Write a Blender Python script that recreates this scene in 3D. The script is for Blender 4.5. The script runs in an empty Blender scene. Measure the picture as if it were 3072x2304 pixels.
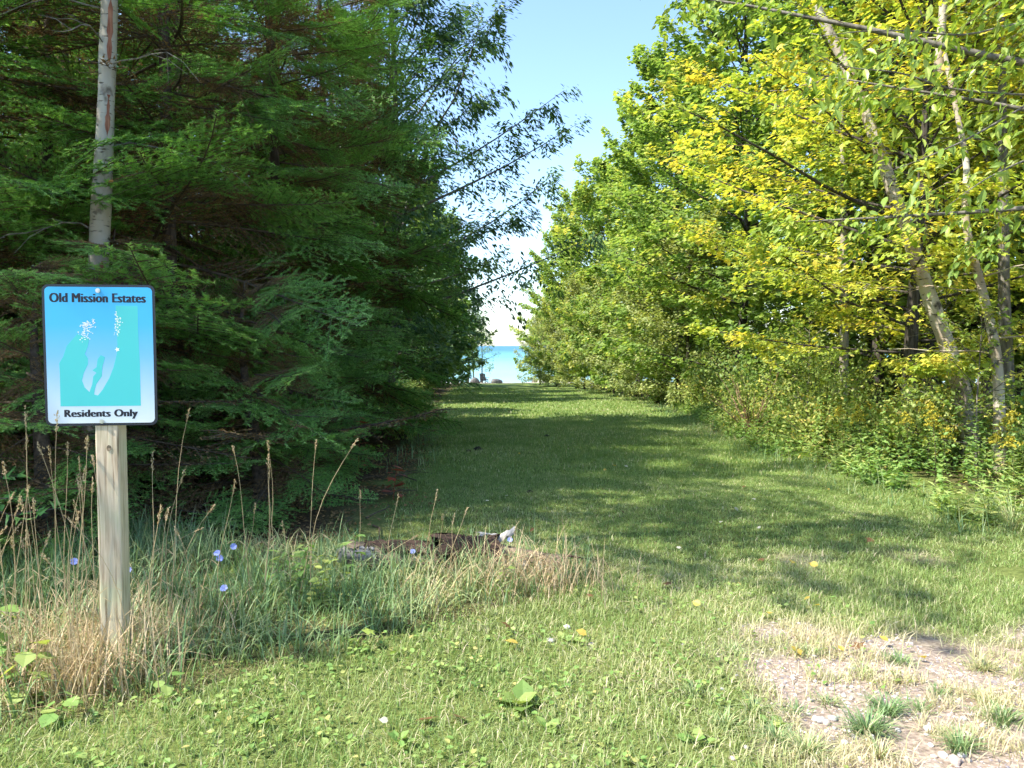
import bpy, bmesh, math, random
import numpy as np
from mathutils import Vector, Matrix, Euler

rng = np.random.default_rng(7)
random.seed(7)
scene = bpy.context.scene
col = scene.collection
R = math.radians

# ------------------------------------------------------------------ camera
CAM_Z, F_PX, PITCH = 1.35, 2307.0, math.atan((1152 - 1037) / 2307.0)
cam_d = bpy.data.cameras.new('camera')
cam_d.sensor_width = 36.0
cam_d.lens = 36.0 * F_PX / 3072.0
cam_d.clip_start, cam_d.clip_end = 0.05, 40000
cam = bpy.data.objects.new('camera', cam_d)
col.objects.link(cam)
cam.location = (0, 0, CAM_Z)
cam.rotation_euler = (math.pi / 2 - PITCH, 0, 0)
scene.camera = cam

# ------------------------------------------------------------------ sky, sun, exposure
SUN_EL, SUN_BACK = R(52), R(20)
S = Vector((-math.cos(SUN_EL) * math.cos(SUN_BACK), -math.cos(SUN_EL) * math.sin(SUN_BACK), math.sin(SUN_EL)))
world = bpy.data.worlds.new('World')
scene.world = world
world.use_nodes = True
wn = world.node_tree
sky = wn.nodes.new('ShaderNodeTexSky')
sky.sky_type = 'NISHITA'
sky.sun_disc = False
sky.sun_elevation = SUN_EL
sky.sun_rotation = math.atan2(S.x, S.y)
sky.air_density, sky.dust_density, sky.ozone_density = 1.0, 0.7, 3.5
wn.nodes['Background'].inputs['Strength'].default_value = 0.092
wn.links.new(sky.outputs[0], wn.nodes['Background'].inputs['Color'])
sun_d = bpy.data.lights.new('sun', 'SUN')
sun_d.energy, sun_d.angle, sun_d.color = 2.8, R(0.55), (1.0, 0.94, 0.82)
sun = bpy.data.objects.new('sun', sun_d)
col.objects.link(sun)
sun.rotation_euler = S.to_track_quat('Z', 'Y').to_euler()
sun.location = (-20, 0, 30)
vs = scene.view_settings
vs.view_transform, vs.look, vs.gamma, vs.exposure = 'Standard', 'None', 1.0, 2.15
scene.render.engine = 'CYCLES'
cy = scene.cycles
cy.max_bounces, cy.diffuse_bounces, cy.glossy_bounces = 5, 4, 1
cy.transmission_bounces, cy.transparent_max_bounces = 3, 2
cy.use_adaptive_sampling, cy.adaptive_threshold = True, .03
cy.caustics_reflective = cy.caustics_refractive = False
cy.use_denoising = True

# ------------------------------------------------------------------ helpers
def gz(x, y):
    """ground height"""
    x = np.asarray(x, float); y = np.asarray(y, float)
    z = np.where(y < 92, -0.033 * np.maximum(y, -5), -3.036 - 0.3 * (y - 92))
    z = np.maximum(z, -7.5)
    w = 0.018 * np.sin(1.7 * x + .6) * np.cos(1.3 * y) + 0.012 * np.sin(3.1 * x - 2.2 * y) + 0.03 * np.sin(.5 * x) * np.sin(.37 * y + 1)
    w = w + 0.10 * np.exp(-(((x + 1.2) / 1.6) ** 2 + ((y - 4.4) / .9) ** 2))
    return z + w * np.where(y < 92, 1, 0)

def gzf(x, y): return float(gz(x, y))

def at(px, py, depth):
    """world point that stands at this depth along the view for a picture position (3072 x 2304)"""
    u, v = (px - 1536) / F_PX, (1152 - py) / F_PX
    d = np.array([u, math.cos(PITCH) + v * math.sin(PITCH), -math.sin(PITCH) + v * math.cos(PITCH)])
    d = d * (depth / d[1])
    return Vector((d[0], d[1], d[2] + CAM_Z))

def vnoise(x, y, sc, seed=0):
    """smooth value noise 0..1"""
    x = np.asarray(x, float) / sc + 1000; y = np.asarray(y, float) / sc + 1000
    xi, yi = np.floor(x).astype(np.int64), np.floor(y).astype(np.int64)
    fx, fy = x - xi, y - yi
    fx, fy = fx * fx * (3 - 2 * fx), fy * fy * (3 - 2 * fy)
    def h(i, j):
        n = (i * 374761393 + j * 668265263 + seed * 974711) & 0x7fffffff
        n = ((n ^ (n >> 13)) * 1274126177) & 0x7fffffff
        return ((n ^ (n >> 16)) & 0xffff) / 65535.0
    return (h(xi, yi) * (1 - fx) + h(xi + 1, yi) * fx) * (1 - fy) + (h(xi, yi + 1) * (1 - fx) + h(xi + 1, yi + 1) * fx) * fy

def unit(a): return a / np.maximum(np.linalg.norm(a, axis=-1, keepdims=True), 1e-9)

class MB:
    """collects faces; build() makes one mesh"""
    def __init__(s): s.v, s.f, s.n = [], [], 0
    def add(s, V, Fc, mat=0, tone=0.5):
        V = np.asarray(V, float).reshape(-1, 3); Fc = np.asarray(Fc, np.int64)
        t = np.broadcast_to(np.asarray(tone, float), (len(Fc),))
        s.f.append((Fc + s.n, mat, t)); s.v.append(V); s.n += len(V)
    def box(s, c, d, mat=0, tone=.5, rot=None):
        o = np.array([[x, y, z] for x in (-.5, .5) for y in (-.5, .5) for z in (-.5, .5)]) * np.asarray(d)
        if rot is not None: o = o @ np.array(Euler(rot).to_matrix()).T
        s.add(o + np.asarray(c), [[0, 1, 3, 2], [4, 6, 7, 5], [0, 4, 5, 1], [2, 3, 7, 6], [0, 2, 6, 4], [1, 5, 7, 3]], mat, tone)
    def tube(s, P, r, k=6, mat=0, tone=.5, cap=True, wob=0):
        P = np.asarray(P, float); n = len(P); r = np.broadcast_to(np.asarray(r, float), (n,))
        T = unit(np.gradient(P, axis=0))
        ref = np.array([0, 0, 1.0]) if abs(T[:, 2]).mean() < .8 else np.array([1.0, 0, 0])
        A = unit(np.cross(T, ref)); B = np.cross(T, A)
        a = np.arange(k) / k * 2 * math.pi
        rr = r[:, None] * (1 + wob * rng.normal(size=(n, k)))
        V = P[:, None] + rr[..., None] * (A[:, None] * np.cos(a)[None, :, None] + B[:, None] * np.sin(a)[None, :, None])
        i, j = np.meshgrid(np.arange(n - 1), np.arange(k), indexing='ij')
        i, j = i.ravel(), j.ravel(); j2 = (j + 1) % k
        V = V.reshape(-1, 3)
        s.add(V, np.stack([i * k + j, i * k + j2, (i + 1) * k + j2, (i + 1) * k + j], 1), mat, tone)
        if cap:
            o = s.n
            s.add(np.vstack([V[-k:], P[-1:]]), [[q, (q + 1) % k, k] for q in range(k)], mat, tone)
    def cards(s, P, D, N, size, tmpl, mat=0, tone=.5, wide=1.0):
        """place the leaf template (verts, tris) at points P, along D, facing N"""
        tv, tf = tmpl; n = len(P)
        if n == 0: return
        D = unit(D); X = unit(np.cross(D, N)); Z = np.cross(X, D)
        size = np.broadcast_to(np.asarray(size, float), (n,))[:, None, None]
        V = P[:, None] + size * (tv[None, :, 0:1] * wide * X[:, None] + tv[None, :, 1:2] * D[:, None] + tv[None, :, 2:3] * Z[:, None])
        Fc = (tf[None] + (np.arange(n) * len(tv))[:, None, None]).reshape(-1, tf.shape[1])
        tone = np.repeat(np.broadcast_to(np.asarray(tone, float), (n,)), len(tf))
        s.add(V.reshape(-1, 3), Fc, mat, tone)
    def build(s, name, mats, smooth=False):
        me = bpy.data.meshes.new(name)
        V = np.concatenate(s.v); tot = np.concatenate([np.full(len(f), f.shape[1]) for f, m, t in s.f])
        loops = np.concatenate([f.ravel() for f, m, t in s.f])
        me.vertices.add(len(V)); me.vertices.foreach_set('co', V.astype(np.float32).ravel())
        me.loops.add(len(loops)); me.loops.foreach_set('vertex_index', loops.astype(np.int32))
        me.polygons.add(len(tot)); me.polygons.foreach_set('loop_start', np.concatenate([[0], np.cumsum(tot)[:-1]]).astype(np.int32))
        for m in mats: me.materials.append(m)
        me.polygons.foreach_set('material_index', np.concatenate([np.full(len(f), m) for f, m, t in s.f]).astype(np.int32))
        me.polygons.foreach_set('use_smooth', np.full(len(tot), bool(smooth)))
        a = me.attributes.new('tone', 'FLOAT', 'FACE')
        a.data.foreach_set('value', np.concatenate([t for f, m, t in s.f]).astype(np.float32))
        me.update(calc_edges=True); me.validate()
        return me

def obj(name, me, parent=None, loc=(0, 0, 0), rot=(0, 0, 0), sc=1.0):
    o = bpy.data.objects.new(name, me); col.objects.link(o)
    o.parent = parent; o.location = loc; o.rotation_euler = rot
    o.scale = (sc, sc, sc) if not hasattr(sc, '__len__') else sc
    return o
def empty(name, loc=(0, 0, 0), rz=0.0, sc=1.0):
    o = obj(name, None, None, loc, (0, 0, rz), sc); o.empty_display_size = .2
    return o
def tag(o, label=None, cat=None, group=None, kind=None):
    for k, v in (('label', label), ('category', cat), ('group', group), ('kind', kind)):
        if v: o[k] = v
    return o
ORD = ['first', 'second', 'third', 'fourth', 'fifth', 'sixth', 'seventh', 'eighth', 'ninth', 'tenth', 'eleventh', 'twelfth']
def place(parts, name, label, cat, loc, rz=0.0, sc=1.0, group=None):
    """a thing from a list of parts (name, mesh, loc, rot, scale); the meshes are shared between copies"""
    e = tag(empty(name, loc, rz, sc), label, cat, group)
    for pn, me, l, r, c in parts: obj(pn, me, e, l, r, c)
    return e
def part(pn, me, l=(0, 0, 0), r=(0, 0, 0), c=1.0): return (pn, me, l, r, c)

# ------------------------------------------------------------------ materials
def mat(name):
    m = bpy.data.materials.new(name); m.use_nodes = True
    nt = m.node_tree; return m, nt, nt.nodes, nt.links, nt.nodes['Principled BSDF']
def ramp(nodes, stops):
    r = nodes.new('ShaderNodeValToRGB'); e = r.color_ramp.elements
    e[0].position, e[0].color = stops[0][0], (*stops[0][1], 1)
    e[1].position, e[1].color = stops[-1][0], (*stops[-1][1], 1)
    for p, c in stops[1:-1]:
        q = e.new(p); q.color = (*c, 1)
    return r
def plain(name, c, rough=.6, metal=0.0, spec=.4):
    m, nt, nd, lk, p = mat(name)
    p.inputs['Base Color'].default_value = (*c, 1); p.inputs['Roughness'].default_value = rough
    p.inputs['Metallic'].default_value = metal; p.inputs['Specular IOR Level'].default_value = spec
    return m
def noisy(name, stops, scale=8, stretch=(1, 1, 1), rough=.85, bump=.4, detail=6, dist=.02):
    m, nt, nd, lk, p = mat(name)
    tc = nd.new('ShaderNodeTexCoord'); mp = nd.new('ShaderNodeMapping'); mp.inputs['Scale'].default_value = stretch
    lk.new(tc.outputs['Object'], mp.inputs['Vector'])
    n = nd.new('ShaderNodeTexNoise'); n.inputs['Scale'].default_value = scale; n.inputs['Detail'].default_value = detail
    lk.new(mp.outputs[0], n.inputs['Vector'])
    r = ramp(nd, stops); lk.new(n.outputs['Fac'], r.inputs[0]); lk.new(r.outputs[0], p.inputs['Base Color'])
    b = nd.new('ShaderNodeBump'); b.inputs['Strength'].default_value = bump; b.inputs['Distance'].default_value = dist
    lk.new(n.outputs['Fac'], b.inputs['Height']); lk.new(b.outputs[0], p.inputs['Normal'])
    p.inputs['Roughness'].default_value = rough; p.inputs['Specular IOR Level'].default_value = .25
    return m
def leafmat(name, stops, trans=.4, rough=.5, spec=.35, tint=(1.25, 1.2, .55), vary=.12):
    """two-sided leaf: reflects and lets light through; the tone of each leaf comes from its own number"""
    m, nt, nd, lk, p = mat(name)
    a = nd.new('ShaderNodeAttribute'); a.attribute_name = 'tone'
    oi = nd.new('ShaderNodeObjectInfo')
    ma = nd.new('ShaderNodeMath'); ma.operation = 'MULTIPLY_ADD'; ma.inputs[1].default_value = vary
    lk.new(oi.outputs['Random'], ma.inputs[0]); lk.new(a.outputs['Fac'], ma.inputs[2])
    r = ramp(nd, stops); lk.new(ma.outputs[0], r.inputs[0])
    lk.new(r.outputs[0], p.inputs['Base Color'])
    p.inputs['Roughness'].default_value = rough; p.inputs['Specular IOR Level'].default_value = spec
    t = nd.new('ShaderNodeBsdfTranslucent')
    mx = nd.new('ShaderNodeMixRGB'); mx.blend_type = 'MULTIPLY'; mx.inputs[0].default_value = 1; mx.inputs[2].default_value = (*tint, 1)
    lk.new(r.outputs[0], mx.inputs[1]); lk.new(mx.outputs[0], t.inputs['Color'])
    ms = nd.new('ShaderNodeMixShader'); ms.inputs[0].default_value = trans
    lk.new(p.outputs[0], ms.inputs[1]); lk.new(t.outputs[0], ms.inputs[2])
    lk.new(ms.outputs[0], nd['Material Output'].inputs['Surface'])
    return m

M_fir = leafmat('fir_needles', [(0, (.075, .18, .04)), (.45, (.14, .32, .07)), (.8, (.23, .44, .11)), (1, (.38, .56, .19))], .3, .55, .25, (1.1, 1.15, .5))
M_dead = leafmat('dead_needles', [(0, (.13, .085, .04)), (1, (.32, .21, .10))], .2, .8, .1, (1.1, .9, .5))
M_twig = noisy('twig_bark', [(.3, (.05, .035, .022)), (.7, (.13, .10, .07))], 30, bump=.2)
M_firbark = noisy('fir_bark', [(.3, (.035, .027, .02)), (.7, (.12, .09, .07))], 9, (3, 3, .6), bump=.7)
M_maple = leafmat('yellow_maple_leaf', [(0, (.22, .33, .05)), (.4, (.38, .48, .08)), (.75, (.60, .61, .10)), (1, (.72, .58, .10))], .5, .5, .3, (1.1, 1.1, .55))
M_maple_g = leafmat('green_maple_leaf', [(0, (.15, .25, .06)), (.5, (.27, .39, .095)), (.8, (.43, .50, .12)), (1, (.60, .56, .13))], .5, .5, .3, (1.15, 1.15, .65))
M_green = leafmat('broad_green_leaf', [(0, (.10, .19, .045)), (.6, (.22, .34, .09)), (1, (.38, .45, .15))], .42, .4, .4, (1.15, 1.15, .6))
M_ash = leafmat('ash_leaf', [(0, (.12, .21, .035)), (.6, (.26, .38, .07)), (1, (.44, .51, .11))], .45, .38, .45)
M_grey = leafmat('greygreen_leaf', [(0, (.14, .19, .06)), (.6, (.28, .34, .12)), (1, (.44, .47, .19))], .4, .5, .3)
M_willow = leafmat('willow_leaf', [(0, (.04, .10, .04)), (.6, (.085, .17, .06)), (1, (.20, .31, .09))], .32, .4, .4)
M_bush = leafmat('bush_leaf', [(0, (.15, .23, .06)), (.6, (.30, .39, .11)), (.9, (.45, .49, .15)), (1, (.58, .48, .15))], .42, .5, .3)
M_weed = leafmat('weed_leaf', [(0, (.10, .20, .055)), (.5, (.20, .34, .09)), (.85, (.36, .44, .14)), (1, (.48, .42, .16))], .38, .5, .3)
M_lawn = leafmat('lawn_blade', [(0, (.14, .23, .06)), (.4, (.23, .335, .10)), (.65, (.37, .43, .18)), (.83, (.53, .51, .30)), (1, (.65, .57, .40))], .42, .5, .25, (1.1, 1.08, .75), 0)
M_tall = leafmat('tall_grass_blade', [(0, (.11, .21, .08)), (.45, (.22, .33, .14)), (.7, (.40, .44, .21)), (.85, (.52, .46, .26)), (1, (.56, .43, .27))], .3, .45, .35, (1.1, 1.05, .7), 0)
M_straw = leafmat('dry_straw', [(0, (.40, .29, .15)), (1, (.62, .50, .32))], .25, .6, .3, (1, .95, .8))
M_gold = leafmat('goldenrod_plume', [(0, (.40, .34, .04)), (1, (.64, .56, .08))], .3, .7, .2, (1, 1, .6))
M_blue = leafmat('chicory_petal', [(0, (.24, .30, .72)), (1, (.36, .42, .85))], .3, .6, .2, (1, 1, 1))
M_bark = noisy('grey_bark', [(.3, (.07, .06, .05)), (.65, (.22, .20, .17))], 7, (3, 3, .7), bump=.6)
M_darkbark = noisy('dark_bark', [(.35, (.03, .025, .02)), (.7, (.11, .095, .08))], 8, (4, 4, .5), bump=.8)

def birch_mat(name, base, dark, warm, hscale=26):
    m, nt, nd, lk, p = mat(name)
    tc = nd.new('ShaderNodeTexCoord')
    def nz(sc, st, det=5):
        mp = nd.new('ShaderNodeMapping'); mp.inputs['Scale'].default_value = st
        lk.new(tc.outputs['Object'], mp.inputs['Vector'])
        n = nd.new('ShaderNodeTexNoise'); n.inputs['Scale'].default_value = sc; n.inputs['Detail'].default_value = det
        lk.new(mp.outputs[0], n.inputs['Vector']); return n
    n1 = nz(2.2, (1.5, 1.5, .6)); n2 = nz(hscale, (.35, .35, 1.6)); n3 = nz(5, (1, 1, .8))
    r1 = ramp(nd, [(.38, base), (.68, warm)]); lk.new(n1.outputs[0], r1.inputs[0])
    r2 = ramp(nd, [(.60, (0, 0, 0)), (.66, (1, 1, 1))]); lk.new(n2.outputs[0], r2.inputs[0])
    r3 = ramp(nd, [(.62, (0, 0, 0)), (.70, (1, 1, 1))]); lk.new(n3.outputs[0], r3.inputs[0])
    mx = nd.new('ShaderNodeMixRGB'); mx.blend_type = 'LIGHTEN'; mx.inputs[0].default_value = 1
    lk.new(r2.outputs[0], mx.inputs[1]); lk.new(r3.outputs[0], mx.inputs[2])
    m2 = nd.new('ShaderNodeMixRGB'); lk.new(mx.outputs[0], m2.inputs[0]); lk.new(r1.outputs[0], m2.inputs[1]); m2.inputs[2].default_value = (*dark, 1)
    lk.new(m2.outputs[0], p.inputs['Base Color']); p.inputs['Roughness'].default_value = .7; p.inputs['Specular IOR Level'].default_value = .3
    b = nd.new('ShaderNodeBump'); b.inputs['Strength'].default_value = .5; b.inputs['Distance'].default_value = .01
    lk.new(mx.outputs[0], b.inputs['Height']); b.invert = True; lk.new(b.outputs[0], p.inputs['Normal'])
    return m
M_birch = birch_mat('birch_bark', (.44, .40, .33), (.06, .05, .04), (.30, .22, .155))
M_pale = birch_mat('pale_smooth_bark', (.36, .34, .29), (.10, .08, .06), (.30, .24, .17), 34)

# ------------------------------------------------------------------ the setting: ground, water
EL_Y = [-20, 2, 5, 6, 7, 11, 17, 25, 40, 92]; EL_X = [-2.2, -2.2, -1.6, -.95, -1.0, -1.2, -1.6, -2.4, -3.5, -5.8]
ER_Y = [-20, 5, 7, 11, 17, 22, 35, 60, 92]; ER_X = [4.6, 4.2, 4.1, 4.0, 4.2, 5.0, 5.9, 5.4, 4.6]
def edge_l(y): return np.interp(y, EL_Y, EL_X)
def edge_r(y): return np.interp(y, ER_Y, ER_X)
ST_X = [-4.5, -2.4, -1.9, -1.4, -1.1, -.4, .15, .55, .75]
ST_F = [2.2, 2.6, 2.82, 3.02, 3.35, 3.85, 4.3, 4.75, 5.2]
ST_B = [6.5, 6.0, 5.7, 5.6, 5.6, 5.6, 5.5, 5.45, 5.2]
def in_strip(x, y): return (y > np.interp(x, ST_X, ST_F)) & (y < np.interp(x, ST_X, ST_B)) & (x < .75)
def gravel_mask(x, y):
    """1 on bare stony ground"""
    e = np.clip((x - .25 - .28 * (y - 2.6)) / .8, 0, 1) * np.clip((4.55 - y) / .8, 0, 1)
    n = vnoise(x, y, .75, 3) * .45 + vnoise(x, y, .3, 4) * .35 + vnoise(x, y, .11, 6) * .2
    g = np.clip((n * 1.15 + e * .95 - 1.08) * 2.6, 0, 1)
    g2 = np.clip((vnoise(x, y, .5, 9) - .66) * 5, 0, 1) * np.clip((x - .6) / 1., 0, 1) * np.clip((6.2 - y) / 1., 0, 1)
    return np.clip(g + g2 * .7, 0, 1)
def litter_mask(x, y):
    w = (vnoise(x, y, .7, 5) - .5) * .9
    a = np.clip((edge_l(y) - x + w) / .5, 0, 1) * (y > 5.3)
    b = np.clip((x - edge_r(y) - .8 + w) / .8, 0, 1) * .8
    return np.maximum(a, b)

def build_ground():
    ys = np.concatenate([np.linspace(-30, 1.5, 18), np.arange(1.6, 7, .06), np.arange(7, 20, .25), np.arange(20, 110, 1.5), [115, 130, 200, 500, 1500, 4000, 12000]])
    xs = np.concatenate([[-8000, -2000, -500, -150, -60, -35, -22, -14], np.arange(-10, -3, .4), np.arange(-3, 5, .06), np.arange(5, 12, .4), [14, 22, 35, 60, 150, 500, 2000, 8000]])
    X, Y = np.meshgrid(xs, ys); Z = gz(X, Y)
    nx, ny = len(xs), len(ys)
    i, j = np.meshgrid(np.arange(ny - 1), np.arange(nx - 1), indexing='ij'); i, j = i.ravel(), j.ravel()
    b = MB(); b.add(np.stack([X.ravel(), Y.ravel(), Z.ravel()], 1), np.stack([i * nx + j, i * nx + j + 1, (i + 1) * nx + j + 1, (i + 1) * nx + j], 1))
    m, nt, nd, lk, p = mat('ground_soil_and_turf')
    def attr(n):
        a = nd.new('ShaderNodeAttribute'); a.attribute_name = n; return a.outputs['Fac']
    tc = nd.new('ShaderNodeTexCoord')
    def nz(sc, det=6):
        n = nd.new('ShaderNodeTexNoise'); n.inputs['Scale'].default_value = sc; n.inputs['Detail'].default_value = det
        lk.new(tc.outputs['Object'], n.inputs['Vector']); return n
    n1, n2, n3 = nz(3.0), nz(45), nz(.35, 3)
    turf = ramp(nd, [(.3, (.10, .155, .035)), (.5, (.16, .23, .055)), (.72, (.26, .30, .10))]); lk.new(n1.outputs[0], turf.inputs[0])
    turf2 = ramp(nd, [(.35, (.5, .5, .5)), (.65, (1, 1, 1))]); lk.new(n2.outputs[0], turf2.inputs[0])
    tm = nd.new('ShaderNodeMixRGB'); tm.blend_type = 'MULTIPLY'; tm.inputs[0].default_value = .8; lk.new(turf.outputs[0], tm.inputs[1]); lk.new(turf2.outputs[0], tm.inputs[2])
    soil = ramp(nd, [(.3, (.16, .125, .10)), (.55, (.30, .24, .195)), (.75, (.43, .36, .305))]); lk.new(n2.outputs[0], soil.inputs[0])
    lit = ramp(nd, [(.3, (.035, .024, .015)), (.55, (.085, .058, .035)), (.75, (.17, .12, .07))]); lk.new(n2.outputs[0], lit.inputs[0])
    sand = ramp(nd, [(.3, (.42, .36, .27)), (.7, (.62, .55, .45))]); lk.new(n2.outputs[0], sand.inputs[0])
    cur = tm.outputs[0]
    for a, c in (('gravel', soil), ('litter', lit), ('sand', sand)):
        x = nd.new('ShaderNodeMixRGB'); lk.new(attr(a), x.inputs[0]); lk.new(cur, x.inputs[1]); lk.new(c.outputs[0], x.inputs[2]); cur = x.outputs[0]
    lk.new(cur, p.inputs['Base Color']); p.inputs['Roughness'].default_value = .95; p.inputs['Specular IOR Level'].default_value = .1
    bp = nd.new('ShaderNodeBump'); bp.inputs['Strength'].default_value = .7; bp.inputs['Distance'].default_value = .02
    lk.new(n2.outputs[0], bp.inputs['Height']); lk.new(bp.outputs[0], p.inputs['Normal'])
    me = b.build('ground', [m], True)
    x, y = X.ravel(), Y.ravel()
    base = np.where(in_strip(x, y), .75, .35 * np.clip((10 - y) / 3, 0, 1) * (1 - gravel_mask(x, y)))
    for n, v in (('gravel', gravel_mask(x, y)), ('litter', np.maximum(litter_mask(x, y), base)),
                 ('sand', np.clip((y - 86 + 3 * vnoise(x, y, 2, 8)) / 3, 0, 1))):
        a = me.attributes.new(n, 'FLOAT', 'POINT'); a.data.foreach_set('value', v.astype(np.float32))
    tag(obj('ground', me), kind='structure')
build_ground()

def build_lake():
    m, nt, nd, lk, p = mat('lake_water')
    tc = nd.new('ShaderNodeTexCoord'); sx = nd.new('ShaderNodeSeparateXYZ'); lk.new(tc.outputs['Object'], sx.inputs[0])
    mr = nd.new('ShaderNodeMapRange'); mr.inputs[1].default_value = 100; mr.inputs[2].default_value = 1300; lk.new(sx.outputs['Y'], mr.inputs[0])
    n = nd.new('ShaderNodeTexNoise'); n.inputs['Scale'].default_value = .012; lk.new(tc.outputs['Object'], n.inputs['Vector'])
    ad = nd.new('ShaderNodeMath'); ad.operation = 'MULTIPLY_ADD'; ad.inputs[1].default_value = .12; lk.new(n.outputs[0], ad.inputs[0]); lk.new(mr.outputs[0], ad.inputs[2])
    r = ramp(nd, [(.04, (.30, .42, .43)), (.12, (.20, .38, .42)), (.3, (.10, .28, .36)), (.8, (.04, .15, .25))]); lk.new(ad.outputs[0], r.inputs[0])
    lk.new(r.outputs[0], p.inputs['Base Color']); p.inputs['Roughness'].default_value = .45; p.inputs['Specular IOR Level'].default_value = .12
    w = nd.new('ShaderNodeTexNoise'); w.inputs['Scale'].default_value = .8; w.inputs['Detail'].default_value = 4; lk.new(tc.outputs['Object'], w.inputs['Vector'])
    b = nd.new('ShaderNodeBump'); b.inputs['Strength'].default_value = .5; b.inputs['Distance'].default_value = .25
    lk.new(w.outputs[0], b.inputs['Height']); lk.new(b.outputs[0], p.inputs['Normal'])
    q = MB(); q.add([(-12000, 95, -4.6), (12000, 95, -4.6), (12000, 16000, -4.6), (-12000, 16000, -4.6)], [[0, 1, 2, 3]])
    tag(obj('lake_water', q.build('lake_water', [m])), kind='structure')
build_lake()

# ------------------------------------------------------------------ leaf shapes
def T(v, f): return (np.array(v, float), np.array(f))
LEAF2 = T([(0, 0, 0), (-.27, .42, .06), (0, 1, -.05), (.27, .42, .06)], [[0, 2, 1], [0, 3, 2]])
LEAF6 = T([(0, 0, 0), (-.22, .22, .05), (-.25, .55, .04), (0, 1, -.1), (.25, .55, .04), (.22, .22, .05), (0, .5, -.02)],
          [[0, 6, 1], [1, 6, 2], [2, 6, 3], [3, 6, 4], [4, 6, 5], [5, 6, 0]])
LANCE = T([(0, 0, 0), (-.11, .4, .03), (0, 1, -.08), (.11, .4, .03)], [[0, 2, 1], [0, 3, 2]])
MAPLE = T([(0, 0, 0), (-.36, .04, -.03), (-.24, .30, .02), (-.56, .55, -.06), (-.2, .58, .03), (0, 1, -.1), (.2, .58, .03), (.56, .55, -.06), (.24, .30, .02), (.36, .04, -.03), (0, .36, .03)],
          [[i, 10, (i + 1) % 10] for i in range(10)])
MAPLE5 = T([(0, 0, 0), (-.38, .08, -.02), (-.55, .55, -.06), (-.17, .5, .03), (0, 1, -.08), (.17, .5, .03), (.55, .55, -.06), (.38, .08, -.02)],
           [[0, 3, 1], [1, 3, 2], [0, 5, 3], [3, 5, 4], [0, 7, 5], [7, 6, 5]])

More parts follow.
